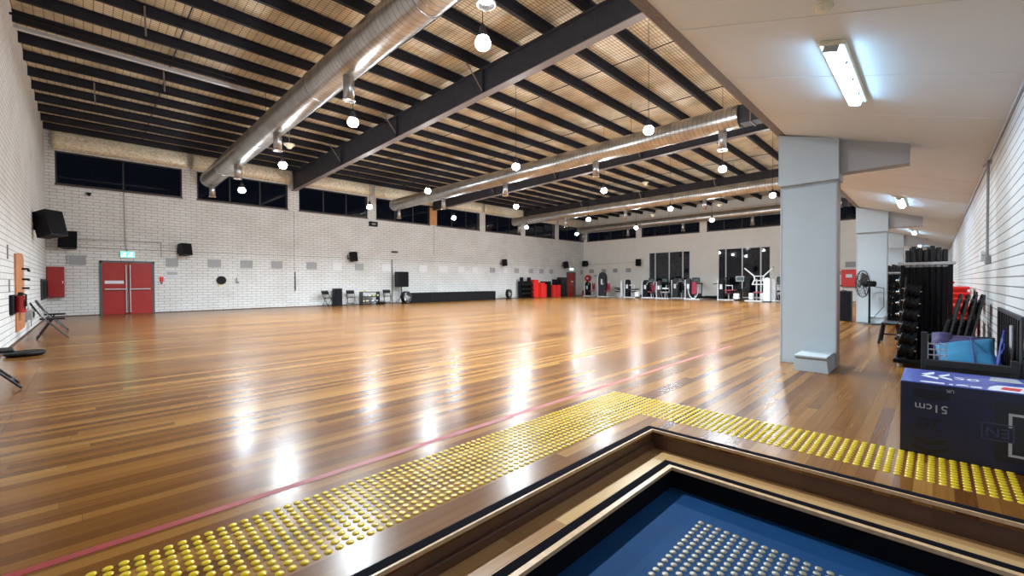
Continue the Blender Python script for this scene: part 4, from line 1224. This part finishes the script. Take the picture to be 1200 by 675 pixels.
# ---------------------------------------------------------------- mat bin
bt = thing('mat_bin', 'long dark metal bin trolley full of foam mats against the right wall', 'bin', (4.85, -.2, 0))
x1_, y0_, y1_ = 1.75, -.24, .26
for (x, y) in ((0, y1_), (0, y0_ + .02), (x1_, y1_), (x1_, y0_ + .02)):
    B().box(x - .018, x + .018, y - .018, y + .018, .06, .78 if (x == 0 and y > 0) else .60, .004).out('corner_post', 'darkgrey', bt)
    B().cyl((x, y - .02, .04), (x, y + .02, .04), .04, seg=14).out('castor', 'black', bt)
B().box(-.02, .02, y0_, y1_, .50, .56, .006).out('front_rail', 'darkgrey', bt)
B().box(x1_ - .02, x1_ + .02, y0_, y1_, .56, .61, .006).out('back_rail', 'darkgrey', bt)
B().box(0, x1_, y1_ - .015, y1_ + .015, .56, .60, .006).out('side_rail', 'darkgrey', bt)
B().box(-.015, .0, y0_, y1_, .08, .50).out('front_panel', 'darkgrey', bt)
B().box(0, x1_, y1_ - .01, y1_, .08, .56).out('side_panel', 'darkgrey', bt)
B().box(0, x1_, y0_, y1_, .06, .10, .004).out('bin_floor', 'darkgrey', bt)
# corner grid beside the front post
b = B()
for k in range(5): b.box(.02, .035, y1_ - .13, y1_ - .02, .50 + .045 * k, .508 + .045 * k)
for k in range(4): b.box(.02, .03, y1_ - .13 + .035 * k, y1_ - .124 + .035 * k, .48, .70)
b.out('wire_grid', 'silver', bt)
# tall folded side
b = B(); b.box(0, x1_ - .05, -.27, -.25, .10, .93, .006); sd = b.out('raised_side_panel', 'darkgrey', bt)
b = B()
for k in range(12): b.box(.1 + .13 * k, .112 + .13 * k, -.25, -.243, .15, .90)
b.out('rib', 'black', sd)
B().tube([(.35, -.235, .5), (.35, -.235, .84)], .012, 8).out('latch_rod', 'silver', sd)
def mat_sheet(name, label, pts, thick, mat, cat='foam mat', seam=None):
    o_ = Vector(pts[0])
    t = thing(name, label, cat, tuple(o_))
    b = B(); bm = b.bm
    n = 10
    P = [Vector(p) - o_ for p in pts]
    grid = []
    for i in range(n + 1):
        row = []
        for j in range(n + 1):
            u, v = i / n, j / n
            q = P[0] * (1 - u) * (1 - v) + P[1] * u * (1 - v) + P[2] * u * v + P[3] * (1 - u) * v
            q.z += .05 * math.sin(PI * u) * math.sin(PI * v) + .012 * math.sin(9 * u)
            row.append(bm.verts.new(q))
        grid.append(row)
    for i in range(n):
        for j in range(n): bm.faces.new([grid[i][j], grid[i + 1][j], grid[i + 1][j + 1], grid[i][j + 1]])
    o = b.out('sheet', mat, t, smooth=True); md = o.modifiers.new('s', 'SOLIDIFY'); md.thickness = thick
    if seam:
        B().tube([P[0].lerp(P[3], seam) + Vector((0, 0, .02)), P[0].lerp(P[3], seam).lerp(P[1].lerp(P[2], seam), .5) + Vector((0, 0, .075)), P[1].lerp(P[2], seam) + Vector((0, 0, .03))], .006, 6).out('fold_line', 'matnavy', t)
    return t
mat_sheet('exercise_mat', 'large cyan blue foam mat lying on top in the mat bin', [(4.92, -.03, .53), (5.65, .0, .60), (5.9, -.38, .66), (4.92, -.34, .53)], .03, 'matcyan', seam=.62)
mat_sheet('exercise_mat', 'dark purple foam mat bulging at the left of the mat bin', [(5.9, .03, .54), (6.45, .02, .64), (6.45, -.13, .64), (5.9, -.11, .55)], .04, 'matpurple')
mat_sheet('exercise_mat', 'purple foam mat layer behind the cyan mat', [(5.95, .0, .54), (6.5, .0, .60), (6.5, -.40, .60), (5.95, -.38, .56)], .04, 'matpurple')
mat_sheet('exercise_mat', 'royal blue foam mat standing on edge at the right of the bin', [(4.93, -.34, .48), (5.4, -.40, .60), (5.4, -.42, .78), (4.93, -.36, .56)], .015, 'matnavy')
b = B(); 
t = thing('foam_stack', 'dark pile of mats filling the lower part of the mat bin', 'foam mats', (5.7, -.19, .11))
for k in range(8): B().box(-.8, .85, -.22, .2, .0 + .048 * k, .044 + .048 * k, .01).out('mat_layer', ['matpurple', 'matnavy', 'blackmat'][k % 3], t)

# ---------------------------------------------------------------- carton in the foreground
bx = thing('plyo_box', 'big navy blue carton with printed text, on the floor by the right wall', 'box', (4.05, .17, 0))
W_, D_, H_ = .63, .60, .50       # along -Y, along +X, up
B().box(0, D_, -W_, 0, 0, H_ - .004, .006).out('carton_body', 'boxblue', bx)
tp = B().box(0.002, D_ - .002, -W_ + .002, -.002, H_ - .006, H_, .003).out('carton_top', 'boxtop', bx)
# front face is the plane x = 0 seen from -X: right of the picture is -Y. Upside-down print.
def face(y, z):   # upside-down text matrix on the front face
    return Matrix(((0, 0, -1, -.0015), (1, 0, 0, y), (0, -1, 0, z), (0, 0, 0, 1)))
text_mesh('51cm', .075, 'print_grey', 'size_text', bx, face(-.155, .335))
text_mesh('20', .12, 'print_dark', 'size_number', bx, face(-.15, .225))
text_mesh('UK', .03, 'print_grey', 'small_code', bx, face(-.245, .462))
def facepoly(name, polys, mat, e=.0015, par=bx):
    b = B()
    for poly in polys: b.prism(poly, 'X', -e, 0.0)
    return b.out(name, mat, par)
facepoly('arrow_print', [[(-.07, .46), (-.245, .455), (-.245, .405), (-.155, .375), (-.07, .41)]], 'print_dark')
facepoly('chevron_print', [[(-.06, .105), (-.145, .075), (-.23, .105), (-.23, .135), (-.145, .105), (-.06, .135)],
                           [(-.06, .045), (-.145, .015), (-.23, .045), (-.23, .075), (-.145, .045), (-.06, .075)]], 'print_dark')
facepoly('black_square_print', [[(-.44, .44), (-.63, .44), (-.63, .06), (-.44, .06)]], 'boxblack', .0010)
facepoly('square_outline_print', [[(-.50, .37), (-.63, .37), (-.63, .355), (-.515, .355), (-.515, .28), (-.50, .28)], [(-.50, .10), (-.63, .10), (-.63, .115), (-.515, .115), (-.515, .19), (-.50, .19)]], 'print_grey', .0022)
facepoly('logo_border_print', [[(-.385, .295), (-.525, .295), (-.525, .185), (-.385, .185), (-.385, .192), (-.518, .192), (-.518, .288), (-.385, .288)], [(-.385, .295), (-.392, .295), (-.392, .185), (-.385, .185)]], 'print_navy', .0030)
text_mesh('EN', .085, 'print_navy', 'logo_text', bx, Matrix(((0, 0, -1, -.003), (1, 0, 0, -.455), (0, -1, 0, .24), (0, 0, 0, 1))))
def toppoly(name, polys, mat, e=.0015, par=tp):
    b = B()
    for poly in polys: b.prism(poly, 'Z', H_, H_ + e)
    return b.out(name, mat, par)
toppoly('white_band_print', [[(.03, -.10), (.075, -.10), (.075, -.22), (.03, -.22)], [(.03, -.24), (.07, -.24), (.07, -.26), (.03, -.26)], [(.04, -.27), (.08, -.28), (.08, -.33), (.05, -.33)], [(.03, -.34), (.075, -.34), (.075, -.39), (.03, -.39)]], 'print_white')
toppoly('chevron_print', [[(.30, -.10), (.42, -.17), (.52, -.17), (.39, -.10)], [(.30, -.10), (.20, -.19), (.28, -.19), (.38, -.10)], [(.30, -.19), (.42, -.25), (.50, -.25), (.37, -.19)], [(.30, -.19), (.22, -.26), (.27, -.26), (.36, -.19)]], 'print_white')
toppoly('flag_stripe_print', [[(.02, -.41), (.02, -.58), (.10, -.60), (.24, -.60), (.22, -.47), (.14, -.43)]], 'print_white')
toppoly('flag_red_print', [[(.07, -.47), (.07, -.55), (.17, -.57), (.17, -.49)]], 'print_red', .0028)
toppoly('panel_print', [[(.38, -.44), (.55, -.46), (.55, -.58), (.38, -.60)]], 'ventgrey')
text_mesh('20', .13, 'print_white', 'top_number', tp, Matrix(((0, -1, 0, .33), (-1, 0, 0, -.33), (0, 0, -1, H_ + .0012), (0, 0, 0, 1))))

# ---------------------------------------------------------------- right wall conduit, tag
t = thing('wall_conduit', 'grey vertical conduit with a switch box on the right brick wall', 'conduit', (7.8, YR, 0))
B().tube([(0, .03, 1.48), (0, .03, 2.66), (.5, .04, 2.69)], .013, 8).out('pipe', 'conduit', t)
B().tube([(0, .03, 1.52), (.8, .03, 1.55)], .012, 8).out('branch_pipe', 'conduit', t)
B().box(-.05, .05, 0, .05, 1.40, 1.50, .01).out('switch_box', 'conduit', t)
B().box(.7, .95, 0, .05, 1.46, 1.60, .01).out('junction_box', 'white', t)
tag(B().box(XL, XE, YR, YR + .02, soff(YR) - .03, soff(YR + .02), .004).out('cornice_strip', 'ventgrey'), 'narrow grey strip where the right wall meets the low ceiling', 'trim')
t = thing('yellow_tag', 'small yellow tag with a black strap at the right edge of the wall', 'tag', (4.66, YR, .74))
b = B(); b.cyl((0, 0, 0), (0, .03, 0), .05, seg=20); b.out('disc', 'yellow', t, smooth=True)
B().tube([(.0, .02, -.04), (.07, .03, -.11), (.14, .02, -.13)], .006, 6).out('strap', 'black', t)

# ---------------------------------------------------------------- dark brown skirting strips
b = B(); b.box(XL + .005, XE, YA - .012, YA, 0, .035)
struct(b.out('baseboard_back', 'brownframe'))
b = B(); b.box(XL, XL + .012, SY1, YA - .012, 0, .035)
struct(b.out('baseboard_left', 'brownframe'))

# ---------------------------------------------------------------- night outside
w = bpy.data.worlds.new('night'); sc.world = w; w.use_nodes = True
bg = w.node_tree.nodes['Background']
bg.inputs['Color'].default_value = (0.10, 0.13, 0.22, 1); bg.inputs['Strength'].default_value = 0.02

# ---------------------------------------------------------------- camera
cam = bpy.data.cameras.new('camera'); co = bpy.data.objects.new('camera', cam); C.objects.link(co)
yaw, pit, rol = R(44.9566), R(-.7437), R(-.2442)
F = Vector((math.cos(yaw) * math.cos(pit), math.sin(yaw) * math.cos(pit), math.sin(pit)))
Rr = Vector((math.sin(yaw), -math.cos(yaw), 0)); U = Rr.cross(F)
R2 = Rr * math.cos(rol) + U * math.sin(rol); U2 = -Rr * math.sin(rol) + U * math.cos(rol)
co.matrix_world = Matrix(((R2.x, U2.x, -F.x, 0), (R2.y, U2.y, -F.y, 0), (R2.z, U2.z, -F.z, 1.2), (0, 0, 0, 1)))
cam.sensor_width = 36; cam.lens = 36 * 496.6114 / 1200
cam.clip_start = .05; cam.clip_end = 200
sc.camera = co
